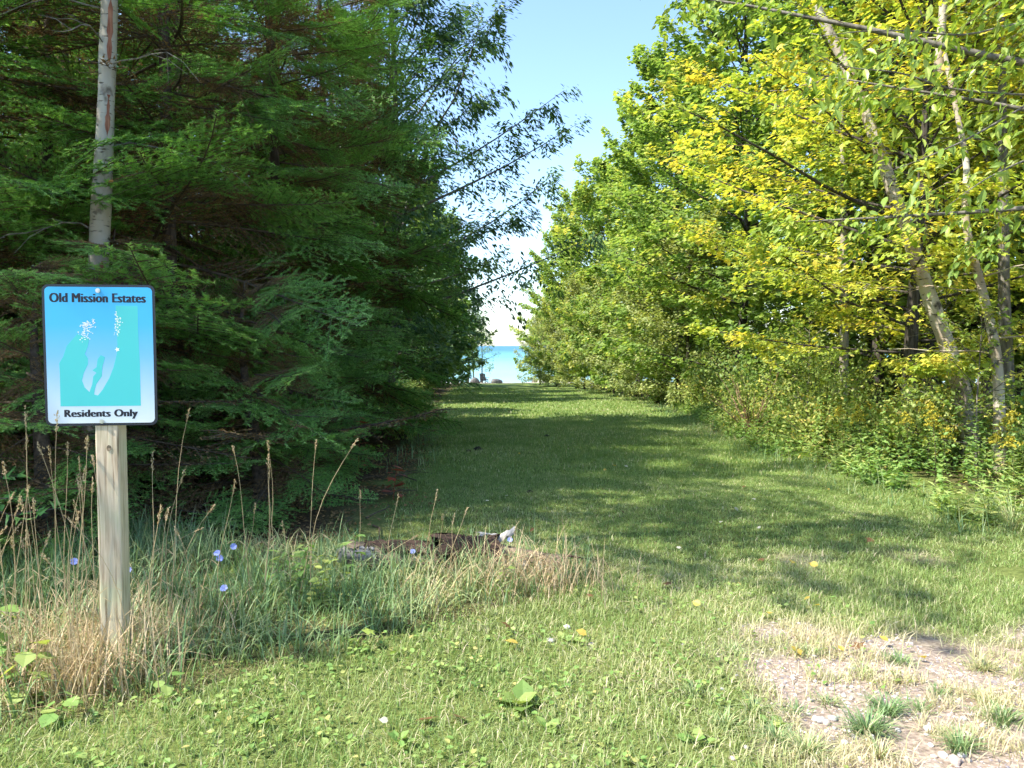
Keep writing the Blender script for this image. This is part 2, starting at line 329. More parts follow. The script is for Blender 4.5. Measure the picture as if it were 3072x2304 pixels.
# ------------------------------------------------------------------ conifers
def make_bough(seed, L=2.0, dead=.42, dens=1.0, droop=.16, bare=False):
    g = np.random.default_rng(seed)
    b = MB()
    s = np.linspace(0, 1, 9)
    ph = g.uniform(0, 6)
    def axis(t):
        t = np.asarray(t)
        return np.stack([L * t, .05 * L * np.sin(3 * t + ph), -droop * L * t ** 1.4 + (droop * .55) * L * t ** 3.2], -1)
    b.tube(axis(s), np.linspace(.016, .003, 9), 4, 0)
    p0, p1, al, wt = [], [], [], []           # needle carrying segments: ends, alive, newness
    def sub(p, d, ln, alive, new):
        p0.append(p); p1.append(p + d * ln); al.append(alive); wt.append(new)
    ts = np.arange(.07, .985, .026 / dens ** .45)
    tw = MB()
    for k, t in enumerate(ts):
        p = axis(t); tan = unit(axis(min(t + .02, 1)) - axis(t - .02))
        side = 1 if k % 2 else -1
        l2 = L * (.36 * (1 - t) ** .7 + .06) * g.uniform(.7, 1.25) * min(1, .45 + t * 1.6)
        ang = R(g.uniform(42, 62))
        lat = np.array([-tan[1], tan[0], 0]) * side
        d2 = unit(tan * math.cos(ang) + lat * math.sin(ang) + np.array([0, 0, g.normal(-.02, .10)]))
        alive = g.random() < np.clip((t - dead + .12) / .2, .06, .97)
        n3 = max(2, int(l2 / (.05 if dens > .6 else .085)))
        bend = np.array([0, 0, -.12 * l2])
        pts = [p + d2 * l2 * q + bend * q * q for q in np.linspace(0, 1, 4)]
        b.tube(pts, [.005, .004, .003, .0015], 3, 0, cap=False)
        for q in range(3): sub(pts[q], unit(pts[q + 1] - pts[q]), np.linalg.norm(pts[q + 1] - pts[q]), alive and (q > 0 or t > dead + .1), .25 + .5 * (q / 3) * t)
        for q in range(n3):
            u = (q + .6) / n3
            o = p + d2 * l2 * u + bend * u * u
            sd = 1 if q % 2 else -1
            lat2 = np.array([-d2[1], d2[0], 0]) * sd
            d3 = unit(d2 * .72 + lat2 * .75 + np.array([0, 0, g.normal(0, .12)]))
            l3 = (.35 * l2 * (1 - u) + .035) * g.uniform(.7, 1.2)
            e = o + d3 * l3
            b.add([o, e, o + np.array([0, 0, .003])], [[0, 1, 2]], 0)
            sub(o, d3, l3, alive and (u > .2 or t > dead + .1), .4 + .45 * t * u + .1 * g.random())
    sub(axis(.8), unit(axis(1.) - axis(.8)), .22 * L, True, .9)
    p0, p1 = np.array(p0), np.array(p1); al = np.array(al); wt = np.array(wt)
    ln = np.linalg.norm(p1 - p0, axis=1)
    for live in (True, False):
        if live and bare: continue
        k = np.where(al == live)[0]
        if bare: k = np.arange(len(al))
        if len(k) == 0: continue
        cnt = np.maximum(2, (ln[k] * (330 if live else 140) * dens).astype(int))
        if bare: cnt = np.maximum(1, (ln[k] * 30).astype(int))
        idx = np.repeat(k, cnt); n = len(idx)
        t = g.random(n)[:, None]
        P = p0[idx] * (1 - t) + p1[idx] * t
        D = unit(p1[idx] - p0[idx])
        lat = unit(np.cross(D, np.array([0, 0, 1.])))
        c = g.choice([-1, 1], n)[:, None]
        nd_ = unit(D * g.uniform(.35, .9, (n, 1)) + lat * c * g.uniform(.4, 1, (n, 1)) + np.array([0, 0, 1.]) * g.normal(.12, .3, (n, 1)))
        nl = g.uniform(.018, .032, (n, 1)) * (1 if live else .8) * (1.0 + .9 * (dens < .6))
        w = unit(np.cross(nd_, np.array([0, 0, 1.]) + .5 * g.normal(size=(n, 3)))) * (.0034 if dens >= .6 else .0085)
        V = np.stack([P - w, P + w, P + nd_ * nl], 1).reshape(-1, 3)
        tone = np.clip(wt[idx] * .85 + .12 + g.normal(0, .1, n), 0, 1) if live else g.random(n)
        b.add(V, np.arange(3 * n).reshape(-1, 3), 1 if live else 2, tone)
    return b.build('bough', [M_twig, M_fir, M_dead])

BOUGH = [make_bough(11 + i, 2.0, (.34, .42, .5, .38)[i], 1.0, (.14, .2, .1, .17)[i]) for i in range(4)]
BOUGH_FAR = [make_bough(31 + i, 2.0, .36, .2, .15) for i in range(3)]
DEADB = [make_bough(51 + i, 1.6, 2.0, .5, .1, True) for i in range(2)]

def trunk_mesh(H, r0, m, seed=0, lean=(0, 0), k=9, n=14, top=.12, flare=.35, name='trunk'):
    g = np.random.default_rng(seed)
    t = np.linspace(0, 1, n)
    P = np.stack([lean[0] * t + .012 * H * np.sin(t * 4 + g.uniform(0, 6)) * t, lean[1] * t + .012 * H * np.cos(t * 3 + g.uniform(0, 6)) * t, H * t - .25 * (t == 0)], 1)
    r = r0 * (1 - t * (1 - top)) + r0 * flare * np.exp(-t * H / .25)
    b = MB(); b.tube(P, r, k, 0, wob=.04)
    return b.build(name, [m], True), P

FIR_TRUNK = [trunk_mesh(1.0 * 12, .088, M_firbark, 70 + i, (.2 * (i - 1), .1), top=.06)[0] for i in range(2)]
def fir_parts(seed, H, rmax, near=True, zmin=.25, step=.15, dead=8, skirt=1.0, thin=6.0):
    g = np.random.default_rng(seed)
    ps = [part('trunk', FIR_TRUNK[seed % 2], c=(1, 1, H / 12))]
    z, az = zmin, g.uniform(0, 6.28)
    lib = BOUGH if near else BOUGH_FAR
    while z < H * .985:
        u = z / H
        ln = rmax * ((1 - u) ** .8) * g.uniform(.72, 1.15) + .25
        ln *= skirt + (1 - skirt) * min(1, z / 3.5)
        el = R(-8 + 34 * u + g.normal(0, 11))
        sc = ln / 2.0
        ps.append(part('bough', lib[g.integers(len(lib))], (0, 0, z), (g.normal(0, .34), -el, az), (sc, max(sc, .6) * g.uniform(1.0, 1.3), max(sc, .6))))
        az += 2.399 + g.normal(0, .25)
        z += step * (1.0 + .5 * u) * g.uniform(.7, 1.3) * (3.2 if z > thin else 1)
    for i in range(dead):
        z = g.uniform(.3, H * .45)
        ps.append(part('dead_branch', DEADB[i % 2], (0, 0, z), (0, R(g.uniform(-15, 12)), g.uniform(0, 6.28)), g.uniform(.5, 1.15)))
    return ps

def fir_crown(seed, H=12.0, rmax=2.7, zmin=.2, step=.095):
    """all boughs of a deeper fir in one crown mesh"""
    g = np.random.default_rng(seed); src = []
    for me in BOUGH_FAR:
        v = np.zeros(len(me.vertices) * 3); me.vertices.foreach_get('co', v); v = v.reshape(-1, 3)
        k = len(me.polygons); ls = np.zeros(k, np.int32); me.polygons.foreach_get('loop_start', ls); lt = np.zeros(k, np.int32); me.polygons.foreach_get('loop_total', lt)
        vi = np.zeros(len(me.loops), np.int32); me.loops.foreach_get('vertex_index', vi); mi = np.zeros(k, np.int32); me.polygons.foreach_get('material_index', mi)
        tn = np.zeros(k, np.float32); me.attributes['tone'].data.foreach_get('value', tn)
        src.append((v, [(c, m_, vi[ls[(lt == c) & (mi == m_)][:, None] + np.arange(c)], tn[(lt == c) & (mi == m_)]) for c in (3, 4) for m_ in (0, 1, 2) if ((lt == c) & (mi == m_)).any()]))
    b = MB(); z, az = zmin, 0.0
    while z < H * .985:
        u = z / H; ln = rmax * ((1 - u) ** .75) * g.uniform(.72, 1.15) + .25; sc = ln / 2.0
        Mx = np.array(Euler((g.normal(0, .34), -R(-8 + 34 * u + g.normal(0, 11)), az)).to_matrix())
        v, fs = src[g.integers(len(src))]; n0 = b.n
        b.v.append((v * [sc, max(sc, .6) * 1.2, max(sc, .6)]) @ Mx.T + [0, 0, z]); b.n += len(v)
        for c, m_, F_, tn in fs: b.f.append((F_ + n0, m_, tn))
        az += 2.399 + g.normal(0, .25); z += step * (1 + .6 * u + 4.5 * max(0, u - .5)) * g.uniform(.7, 1.3)
    return b.build('crown', [M_twig, M_fir, M_dead])
FIR_CROWN = [fir_crown(131), fir_crown(132)]
def deep_fir(i, H, r): return [part('trunk', FIR_TRUNK[i % 2], c=(1, 1, H / 12)), part('crown', FIR_CROWN[i % 2], (0, 0, 0), (0, 0, i * 1.3), (r / 2.7, r / 2.7, H / 12))]

# ------------------------------------------------------------------ broadleaf trees
def decid(seed, H, cb, Rc, leaf, lsize, lmat, tmat, nl=30, nt=9, nlf=26, tr=.14, lean=(0, 0), bias=None, flat=.25, droop=.1, updir=1.0, tone=(.45, .22), el=(8, 60), shape=.65, wide=1.0, k=7, lowdens=1.0):
    """trunk with limbs, and a crown of twigs with leaves"""
    g = np.random.default_rng(seed)
    tb, cb_ = MB(), MB()
    n = 12; t = np.linspace(0, 1, n)
    def ax(t):
        t = np.asarray(t)
        return np.stack([lean[0] * t + .012 * H * np.sin(t * 4 + seed), lean[1] * t + .012 * H * np.cos(t * 3 + seed) - .012 * H * math.cos(seed), H * .96 * t], -1) - np.array([.012 * H * math.sin(seed), 0, 0])
    P = ax(t); P[0, 2] -= .25
    tb.tube(P, tr * (1 - .93 * t) + tr * .3 * np.exp(-t * H / .3) + .006, k, 0, wob=.04)
    A, B_, TW = [], [], []
    az = g.uniform(0, 6.28)
    for i in range(nl):
        u = (i + .5 + g.normal(0, .2)) / nl; u = min(max(u, 0.01), .98)
        z = cb + (H * .94 - cb) * u
        prof = (1 - u) ** shape * (.55 + .45 * min(1, u / .18))
        ln = Rc * prof * g.uniform(.7, 1.15) + .3
        if bias is not None:
            ln *= 1 + bias[1] * math.cos(az - bias[0])
        ee = R(el[0] + (el[1] - el[0]) * u + g.normal(0, 7))
        p = ax(z / (H * .96)); d = np.array([math.cos(az) * math.cos(ee), math.sin(az) * math.cos(ee), math.sin(ee)])
        tt = np.linspace(0, 1, 6)[:, None]
        curve = np.array([0, 0, 1.]) * updir * .10 * ln
        wv = unit(np.cross(d, [0, 0, 1.])) * .06 * ln * np.sin(tt * 5 + g.uniform(0, 6)) * tt
        L_ = p + d * ln * tt + curve * tt ** 2 + wv
        tb.tube(L_, np.linspace(max(.012, tr * .28 * (ln / Rc)), .005, 6), 5, 0, cap=False)
        lat = unit(np.cross(d, [0, 0, 1.]))
        for q in range(nt):
            s_ = .22 + .78 * (q + g.random()) / nt
            f = s_ * 5; i0 = min(int(f), 4); o = L_[i0] + (L_[i0 + 1] - L_[i0]) * (f - i0)
            a = R(g.uniform(25, 75)) * (1 if q % 2 else -1)
            td = unit(d * math.cos(a) + lat * math.sin(a) + np.array([0, 0, g.normal(0, flat)]))
            tl = (ln * .34 * (1.1 - s_) + .28) * g.uniform(.7, 1.3)
            A.append(o); TW.append(td * tl)
        az += 2.399 + g.normal(0, .3)
    A, TW = np.array(A), np.array(TW); m = len(A)
    e = A + TW + np.array([0, 0, -droop * .4]) * np.linalg.norm(TW, axis=1, keepdims=True)
    w = unit(np.cross(TW, [0, 0, 1.])) * .004
    V = np.stack([A - w, A + w, e, A + np.array([0, 0, .008])], 1).reshape(-1, 3)
    q4 = np.arange(m)[:, None] * 4
    cb_.add(V, np.concatenate([q4 + [0, 1, 2], q4 + [0, 3, 2]]), 0)
    idx = np.repeat(np.arange(m), nlf); N = len(idx)
    s = g.uniform(.05, 1.05, (N, 1)); D = unit(TW[idx])
    lat = unit(np.cross(D, [0, 0, 1.])) * g.choice([-1, 1], N)[:, None]
    spread = np.linalg.norm(TW[idx], axis=1, keepdims=True)
    P = A[idx] * (1 - s) + e[idx] * s + lat * spread * g.uniform(0, .32, (N, 1)) * (1.15 - s) + g.normal(0, 1, (N, 3)) * np.array([.03, .03, .05 + flat * .12])
    ld = unit(D * .7 + lat * g.uniform(.2, 1.1, (N, 1)) + np.array([0, 0, -1.]) * (droop + g.uniform(0, .4, (N, 1))))
    nr = unit(np.array([0, 0, 1.]) + g.normal(0, .45, (N, 3)) + D * .2)
    tw_t = np.repeat(g.normal(0, tone[1] * .7, m), nlf)
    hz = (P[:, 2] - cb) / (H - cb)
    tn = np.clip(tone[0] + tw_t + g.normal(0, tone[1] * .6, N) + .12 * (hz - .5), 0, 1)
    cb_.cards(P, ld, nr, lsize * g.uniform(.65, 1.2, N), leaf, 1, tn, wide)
    return [part('trunk', tb.build('trunk', [tmat], True)), part('crown', cb_.build('crown', [M_twig, lmat]))]

# ------------------------------------------------------------------ left side: the wall of firs
G_FIR = 'firs in the row along the shaded lawn edge'
firs = [  # x, y, height, reach, step, label: the front trees, each bough built
    (-5.4, 7.7, 13.0, 2.6, .062, 'dark fir whose low boughs spread behind the resident sign'),
    (-3.6, 8.1, 12.5, 2.5, .058, 'dense fir with a skirt of boughs just past the pale trunk'),
    (-3.1, 10.4, 13, 2.1, .062, 'fir whose boughs reach down over the brown litter at the lawn'),
    (-7.2, 8.2, 12.5, 2.7, .075, 'fir at the outer end of the front row, beyond the sign'),
    (-3.2, 13.8, 12.5, 3.4, .065, 'tall fir with long boughs reaching out over the lawn')]
for i, (x, y, h, r, st, lab) in enumerate(firs):
    place(fir_parts(200 + i, h, r, True, .15, st, 14, (1, .9, .6, 1, .5)[i], (5.6, 5.8, 6.6, 5.6, 8.0)[i]), 'fir_tree', lab, 'fir tree', (x, y, gzf(x, y) - .05), 0, 1, 'front firs')
for i, (x, y, h, r) in enumerate([(-4.8, 11.2, 12.5, 2.7), (-4.6, 15.6, 12.5, 2.8), (-3.9, 17.2, 11.5, 2.2), (-9.2, 8.6, 11.5, 2.7), (-7.2, 12.6, 12.0, 2.7), (-9.9, 12.0, 12.5, 2.8), (-6.8, 17.0, 12.0, 2.7),
                                  (-12.2, 13.0, 12.5, 2.9), (-9.5, 16.0, 12.5, 2.8), (-12.5, 18.0, 12.0, 2.8), (-4.9, 19.0, 11.0, 2.5), (-8.4, 19.6, 11.5, 2.7), (-13.5, 9.5, 12, 2.9), (-6.0, 5.0, 12.0, 2.5), (-6.0, 9.9, 11.5, 2.5), (-3.8, 12.3, 12, 2.4), (-7.6, 15.0, 12.5, 2.7), (-5.3, 17.6, 12, 2.6), (-11.3, 14.6, 12.5, 2.8), (-5.9, 14.0, 12, 2.6), (-8.4, 10.4, 12, 2.6), (-4.4, 19.4, 11, 2.2)]):
    place(deep_fir(i, h, r), 'fir_tree', 'dark green fir standing deeper in the stand behind the front firs', 'fir tree', (x, y, gzf(x, y) - .05), i * .7, 1.05, G_FIR)

for i, (x, y, h, r) in enumerate([(-4.75, 6.1, 2.1, 1.0), (-3.35, 6.5, 2.6, 1.15), (-2.35, 7.2, 2.2, 1.0), (-5.9, 6.3, 2.8, 1.2), (-2.4, 8.9, 1.7, .8), (-3.55, 5.75, 2.2, .85), (-4.3, 5.7, 1.5, .8)]):
    place(fir_parts(260 + i, h, r, True, .08, .05, 2), 'young_fir', ['young fir beside the sign post, low before the front firs', 'bushy young fir between the sign and the rotten log', 'young fir above the brown litter behind the rotten log', 'tallest young fir, at the outer end beyond the sign', 'small young fir at the lawn edge past the litter', 'young fir hiding the foot of the pale trunk', 'shortest young fir, tucked behind the sign post'][i], 'fir tree', (x, y, gzf(x, y) - .03), 0, 1, 'young firs at the foot of the row')

# pale smooth trunk rising between the firs
def pale_tree():
    base = at(262, 1020, 6.45); x, y = base.x, base.y; z0 = gzf(x, y)
    top = at(310, -500, 6.7)
    e = tag(empty('pale_trunk_tree', (x, y, z0)), 'pale grey trunk with a reddish scar rising among the firs behind the sign', 'tree')
    H = top.z - z0; lean = (top.x - x, top.y - y)
    me, P = trunk_mesh(H, .094, M_pale, 5, lean, 14, 20, .62, .3)
    obj('trunk', me, e)
    rr = noisy('scar_wood', [(.3, (.16, .05, .03)), (.7, (.34, .16, .10))], 14, (3, 3, .5), bump=.5)
    for z, ln, a0, wdt in ((4.3, .7, 5.35, .024), (3.5, .35, 5.45, .018), (1.9, .75, 5.5, .06), (5.1, .5, 5.3, .02)):
        sc = MB(); q = np.linspace(0, 1, 12); zz = z + ln * (q - .5)
        cx = np.interp(zz, P[:, 2], P[:, 0]); cyy = np.interp(zz, P[:, 2], P[:, 1]); rd = .094 * (1 - zz / H * .38) + .004
        ww = wdt * np.sin(math.pi * np.clip(q, .03, .97)) ** .6 + .01 * rng.normal(size=12)
        V = []
        for k in range(12):
            for w in (-1, -.33, .33, 1):
                a = a0 + w * ww[k] / rd[k] * .7
                V.append((cx[k] + math.cos(a) * rd[k] * 1.012, cyy[k] + math.sin(a) * rd[k] * 1.012, zz[k]))
        sc.add(V, [[k * 4 + w, k * 4 + w + 1, k * 4 + w + 5, k * 4 + w + 4] for k in range(11) for w in range(3)])
        obj('bark_scar', sc.build('bark_scar', [rr], True), e)
    for k, (z, az, ln) in enumerate([(2.5, 3.6, .8), (3.2, .4, 1.2), (3.9, 5.9, 1.0), (4.4, 3.4, 1.1), (5.0, 0.1, .9), (4.1, 4.5, .6)]):
        g = np.random.default_rng(900 + k); b = MB(); q = np.linspace(0, 1, 7)
        Pt = np.stack([math.cos(az) * ln * q, math.sin(az) * ln * q, .5 * ln * q - .7 * ln * q * q + .04 * np.sin(q * 8 + k)], 1)
        b.tube(Pt, np.linspace(.008, .002, 7), 4)
        for w in range(3):
            o = Pt[2 + w]; d = np.array([math.cos(az + g.normal(0, .9)), math.sin(az + g.normal(0, .9)), g.normal(-.2, .5)]) * ln * .35
            b.tube([o, o + d * .5 + [0, 0, .03], o + d], [.004, .003, .0015], 3)
        obj('dead_branch', b.build('dead_branch', [M_bark]), e, (np.interp(z, P[:, 2], P[:, 0]), np.interp(z, P[:, 2], P[:, 1]), z))
    pc = decid(77, 4.6, .2, 2.2, LEAF2, .09, M_green, M_pale, nl=14, nt=6, nlf=16, tr=.05)
    obj('crown', pc[1][1], e, (P[-1, 0], P[-1, 1], H - .8)); obj('upper_trunk', pc[0][1], e, (P[-1, 0], P[-1, 1], H - .5))
pale_tree()

# narrow-leaved tree whose sprays hang against the sky, and the broadleaf trees further down that side
WIL = decid(301, 12.5, 1.8, 4.6, LANCE, .15, M_willow, M_bark, nl=58, nt=14, nlf=58, tr=.13, bias=(0, .26), flat=.4, droop=.45, tone=(.4, .25), wide=1.6)
place(WIL, 'willow_tree', 'narrow-leaved tree with fine hanging sprays against the blue sky', 'tree', (-3.0, 18.6, gzf(-3.0, 18.6)), 0, 1.05)
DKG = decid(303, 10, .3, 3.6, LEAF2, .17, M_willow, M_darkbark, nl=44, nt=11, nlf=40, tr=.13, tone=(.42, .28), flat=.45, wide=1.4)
DAPPLE_TREE = decid(305, 11.5, 5.4, 3.3, LEAF2, .15, M_green, M_darkbark, nl=28, nt=8, nlf=10, tr=.13, tone=(.4, .28), flat=.4, wide=1.3, shape=.4)  # unseen tree with a high thin crown, added to dapple the near lawn
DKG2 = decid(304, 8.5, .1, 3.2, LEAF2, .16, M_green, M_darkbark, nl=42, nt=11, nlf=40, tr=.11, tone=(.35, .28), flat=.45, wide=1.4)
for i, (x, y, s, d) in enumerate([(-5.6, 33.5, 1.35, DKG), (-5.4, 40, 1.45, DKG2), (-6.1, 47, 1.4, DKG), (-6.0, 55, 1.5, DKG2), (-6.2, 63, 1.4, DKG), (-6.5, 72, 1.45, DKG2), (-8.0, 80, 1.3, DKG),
                                  (-10.5, 37, 1.5, DKG), (-11, 50, 1.6, DKG2), (-12, 66, 1.6, DKG), (-14.5, 25.5, 1.3, DKG2), (-17, 20, 1.3, DKG), (-18, 12, 1.3, DKG2), (-16, 8, 1.2, DKG), (-9.5, 22.5, 1.3, DKG), (-12.5, 22.0, 1.4, DKG2), (-22, 16, 1.6, DKG), (-6.1, 4.0, 1.05, DAPPLE_TREE)]):  # the last one stands left of the view, added only for its shade
    place(d, 'broadleaf_tree', ('%s dark leafy tree from the firs in the shaded row toward the lake' % ORD[i] if i < 7 else 'dark leafy tree in the wood on the shaded side'), 'tree',
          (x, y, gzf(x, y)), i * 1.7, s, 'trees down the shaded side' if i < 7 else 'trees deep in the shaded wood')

# ------------------------------------------------------------------ right side: maples, birches, ash
MAP1 = decid(401, 9.5, 1.4, 4.4, MAPLE5, .098, M_maple, M_darkbark, nl=60, nt=13, nlf=46, tr=.12, bias=(math.pi, .25), flat=.12, droop=.08, tone=(.58, .26), el=(4, 50), shape=.4)
MAP2 = decid(402, 14.5, .8, 4.7, LEAF2, .17, M_maple_g, M_darkbark, nl=80, nt=12, nlf=38, tr=.16, bias=(math.pi, .15), flat=.16, droop=.1, tone=(.36, .28), el=(6, 60), shape=.32, wide=1.7)
MAP3 = decid(403, 12.5, .3, 3.9, LEAF2, .18, M_maple_g, M_darkbark, nl=68, nt=12, nlf=38, tr=.14, flat=.25, tone=(.42, .26), el=(8, 55), wide=1.6, shape=.28)
GRN = decid(404, 13.0, .5, 4.0, LEAF2, .17, M_green, M_darkbark, nl=68, nt=12, nlf=38, tr=.14, flat=.4, droop=.3, tone=(.55, .28), wide=1.4, shape=.3)
GRY = decid(405, 6.5, .05, 3.0, LEAF2, .125, M_grey, M_darkbark, nl=52, nt=12, nlf=40, tr=.07, flat=.45, tone=(.55, .28), el=(10, 70), shape=.4, wide=1.4)
SAP = decid(406, 3.6, .3, 1.5, MAPLE5, .10, M_maple_g, M_bark, nl=18, nt=6, nlf=14, tr=.025, flat=.1, tone=(.6, .3), el=(5, 50))
def rtree(defn, name, label, x, y, rz=0.0, s=1.0, group=None, cat='tree'):
    return place(defn, name, label, cat, (x, y, gzf(x, y)), rz, s, group)
rtree(MAP1, 'maple_tree', 'bright yellow maple with layered boughs reaching over the goldenrod', 6.5, 12.6, .1, 1.0, None, 'maple tree')
rtree(MAP1, 'maple_tree', 'yellow-green maple standing behind the leaning birch', 11.2, 17.6, .8, 1.2, None, 'maple tree')
rtree(MAP2, 'maple_tree', 'tall yellow-green maple rising to the sky gap beyond the yellow maple', 7.2, 24.5, 0, 1.0, None, 'maple tree')
rtree(MAP2, 'maple_tree', 'big green-gold maple between the sky-gap maple and the yellow maple', 8.6, 18.2, .5, 1.0, None, 'maple tree')
rtree(GRN, 'broadleaf_tree', 'tall green tree with drooping pale leaves behind the maples', 10.3, 22, 0, 1.1)
for i, (x, y, s, rz) in enumerate([(6.9, 32, 1.1, 0), (6.6, 40, 1.1, 2), (6.2, 49, 1.15, 4), (5.0, 59, 1.15, 1), (4.2, 70, 1.1, 3)]):
    rtree(MAP3, 'broadleaf_tree', '%s sunlit yellow-green tree from the tall maple toward the lake' % ORD[i], x, y, rz, s, 'sunlit trees in the lake row')
for i, (x, y, s, rz) in enumerate([(6.6, 28.5, 1.0, 0), (6.5, 36, 1.05, 2), (6.0, 45, 1.15, 4), (5.3, 56, 1.2, 1), (3.9, 67, 1.15, 3), (2.9, 79, 1.05, 5)]):
    rtree(GRY, 'shrubby_tree', '%s low grey-green bushy tree from the tall maple along the sunlit lawn' % ORD[i], x, y, rz, s, 'grey-green bushy trees at the sunlit lawn edge')
for i, (x, y, s, rz) in enumerate([(12.5, 27, 1.1, 2), (11.5, 36, 1.1, 1), (13, 48, 1.2, 4), (15, 20, 1.15, 5), (13.6, 14.6, 1.0, 3), (12.0, 18.5, 1.1, 1), (19, 26, 1.2, 0), (17, 12.0, 1.1, 2), (11.8, 62, 1.1, 2)]):
    rtree((GRN, MAP3)[i % 2], 'broadleaf_tree', 'leafy tree filling the wood behind the maples and birches', x, y, rz, s, 'trees filling the sunlit wood')
for i, (x, y, s, rz) in enumerate([(6.2, 10.2, .62, 0), (7.4, 13.0, .8, 2), (5.6, 14.6, .7, 4), (6.9, 16.5, .9, 5)]):
    SAPL = 'thin maple sapling with flat tiers of leaves under the yellow maple'
    rtree(SAP, 'maple_sapling', SAPL, x, y, rz, s, 'maple saplings under the yellow maple', 'sapling')
POP = decid(410, 15, 3, 2.2, LEAF2, .16, M_grey, M_bark, nl=34, nt=6, nlf=8, tr=.14, tone=(.6, .2), el=(40, 75), flat=.4)
rtree(POP, 'poplar_tree', 'thin pale poplar standing alone beyond the sunlit row', 6.9, 84, 0, 1.25, None, 'poplar tree')

# birches
def birch(name, label, px, r0, m, top_crown=True, seed=1, group=None):
    """px: picture positions of the stem at its depth, base first"""
    P = [at(a, b, d) for a, b, d in px]
    b0 = P[0]; z0 = gzf(b0.x, b0.y)
    e = tag(empty(name, (b0.x, b0.y, z0)), label, 'birch tree' if 'birch' in name else 'tree', group)
    Q = np.array([[p.x - b0.x, p.y - b0.y, p.z - z0] for p in P])
    Q[0, 2] = -.2
    tt = np.linspace(0, len(Q) - 1, 26)
    Pt = np.stack([np.interp(tt, np.arange(len(Q)), Q[:, k]) for k in range(3)], 1)
    for _ in range(2): Pt[1:-1] = (Pt[:-2] + 2 * Pt[1:-1] + Pt[2:]) / 4
    f = np.linspace(0, 1, 26)
    tb = MB(); tb.tube(Pt, r0 * (1 - .6 * f) + r0 * .45 * np.exp(-f * 26), 12, 0, wob=.035)
    obj('trunk', tb.build('trunk', [m], True), e)
    g = np.random.default_rng(seed)
    for k in range(5):
        i = g.integers(5, 22); az = g.uniform(0, 6.28); ln = g.uniform(.7, 1.7); q = np.linspace(0, 1, 6)
        b = MB(); Lp = np.stack([math.cos(az) * ln * q, math.sin(az) * ln * q, .25 * ln * q - .2 * ln * q ** 2 + .03 * np.sin(7 * q + k)], 1)
        b.tube(Lp, np.linspace(.012, .003, 6), 4)
        for w in (2, 3, 4):
            d = np.array([math.cos(az + g.normal(0, 1)), math.sin(az + g.normal(0, 1)), g.normal(0, .5)]) * ln * .3
            b.tube([Lp[w], Lp[w] + d * .6, Lp[w] + d], [.005, .004, .002], 3)
        obj('dead_branch', b.build('dead_branch', [m]), e, Pt[i])
    if top_crown:
        c = decid(500 + seed, 5.0, .2, 2.4, LEAF2, .085, M_green, M_birch, nl=20, nt=7, nlf=18, tr=.05, tone=(.6, .3))
        obj('crown', c[1][1], e, Pt[-1] + np.array([0, 0, -.6])); obj('upper_trunk', c[0][1], e, Pt[-1] + np.array([0, 0, -.3]))
birch('birch_tree', 'stout leaning birch with peeling pale bark among the goldenrod',
      [(2925, 1290, 11.2), (2895, 1200, 11.2), (2850, 1060, 11.3), (2775, 850, 11.4), (2700, 640, 11.5), (2645, 470, 11.6), (2560, 240, 11.8), (2450, 20, 12), (2330, -220, 12.2)], .135, M_birch, True, 2)
birch('birch_tree', 'slim white birch with a bend standing beside a dark trunk',
      [(3005, 1330, 10.2), (2998, 1200, 10.2), (2992, 1060, 10.2), (2955, 900, 10.2), (2915, 760, 10.2), (2890, 640, 10.2), (2905, 520, 10.3), (2885, 400, 10.4), (2820, 100, 10.6)], .075, M_birch, True, 3)
birch('brown_trunk_tree', 'straight brown trunk touching the slim white birch',
      [(3025, 1310, 11.6), (3020, 1100, 11.6), (3012, 900, 11.6), (3010, 600, 11.7), (3005, 200, 11.8), (3000, -200, 12)], .11, M_bark, True, 4)
for i, (px, pb, d, r, lab) in enumerate([(2790, 1190, 16.5, .19, 'thick dark furrowed trunk behind the leaning birch'), (2700, 1180, 18.5, .13, None), (2745, 1180, 20, .12, None), (2905, 1190, 19, .12, None), (2960, 1200, 15.5, .10, None),
                                       (2540, 1150, 22, .14, None), (2620, 1160, 24, .13, None), (2860, 1170, 24, .13, None), (3060, 1200, 17, .14, None)]):
    birch('dark_trunk_tree', lab or 'slender dark trunk in the shade of the wood behind the birches',
          [(px, pb, d), (px - 4 + 6 * (i % 3), pb - 300, d), (px - 8 + 9 * (i % 3), pb - 700, d + .1), (px - 10 + 8 * (i % 2), pb - 1150, d + .2)], r, M_darkbark, False, 20 + i, None if lab else 'slender dark trunks in the shade')
birch('pale_stem_tree', 'thin pale stem showing through the yellow maple leaves', [(2530, 1150, 15.8), (2535, 900, 15.8), (2530, 700, 15.8), (2525, 300, 16)], .10, M_pale, False, 40)

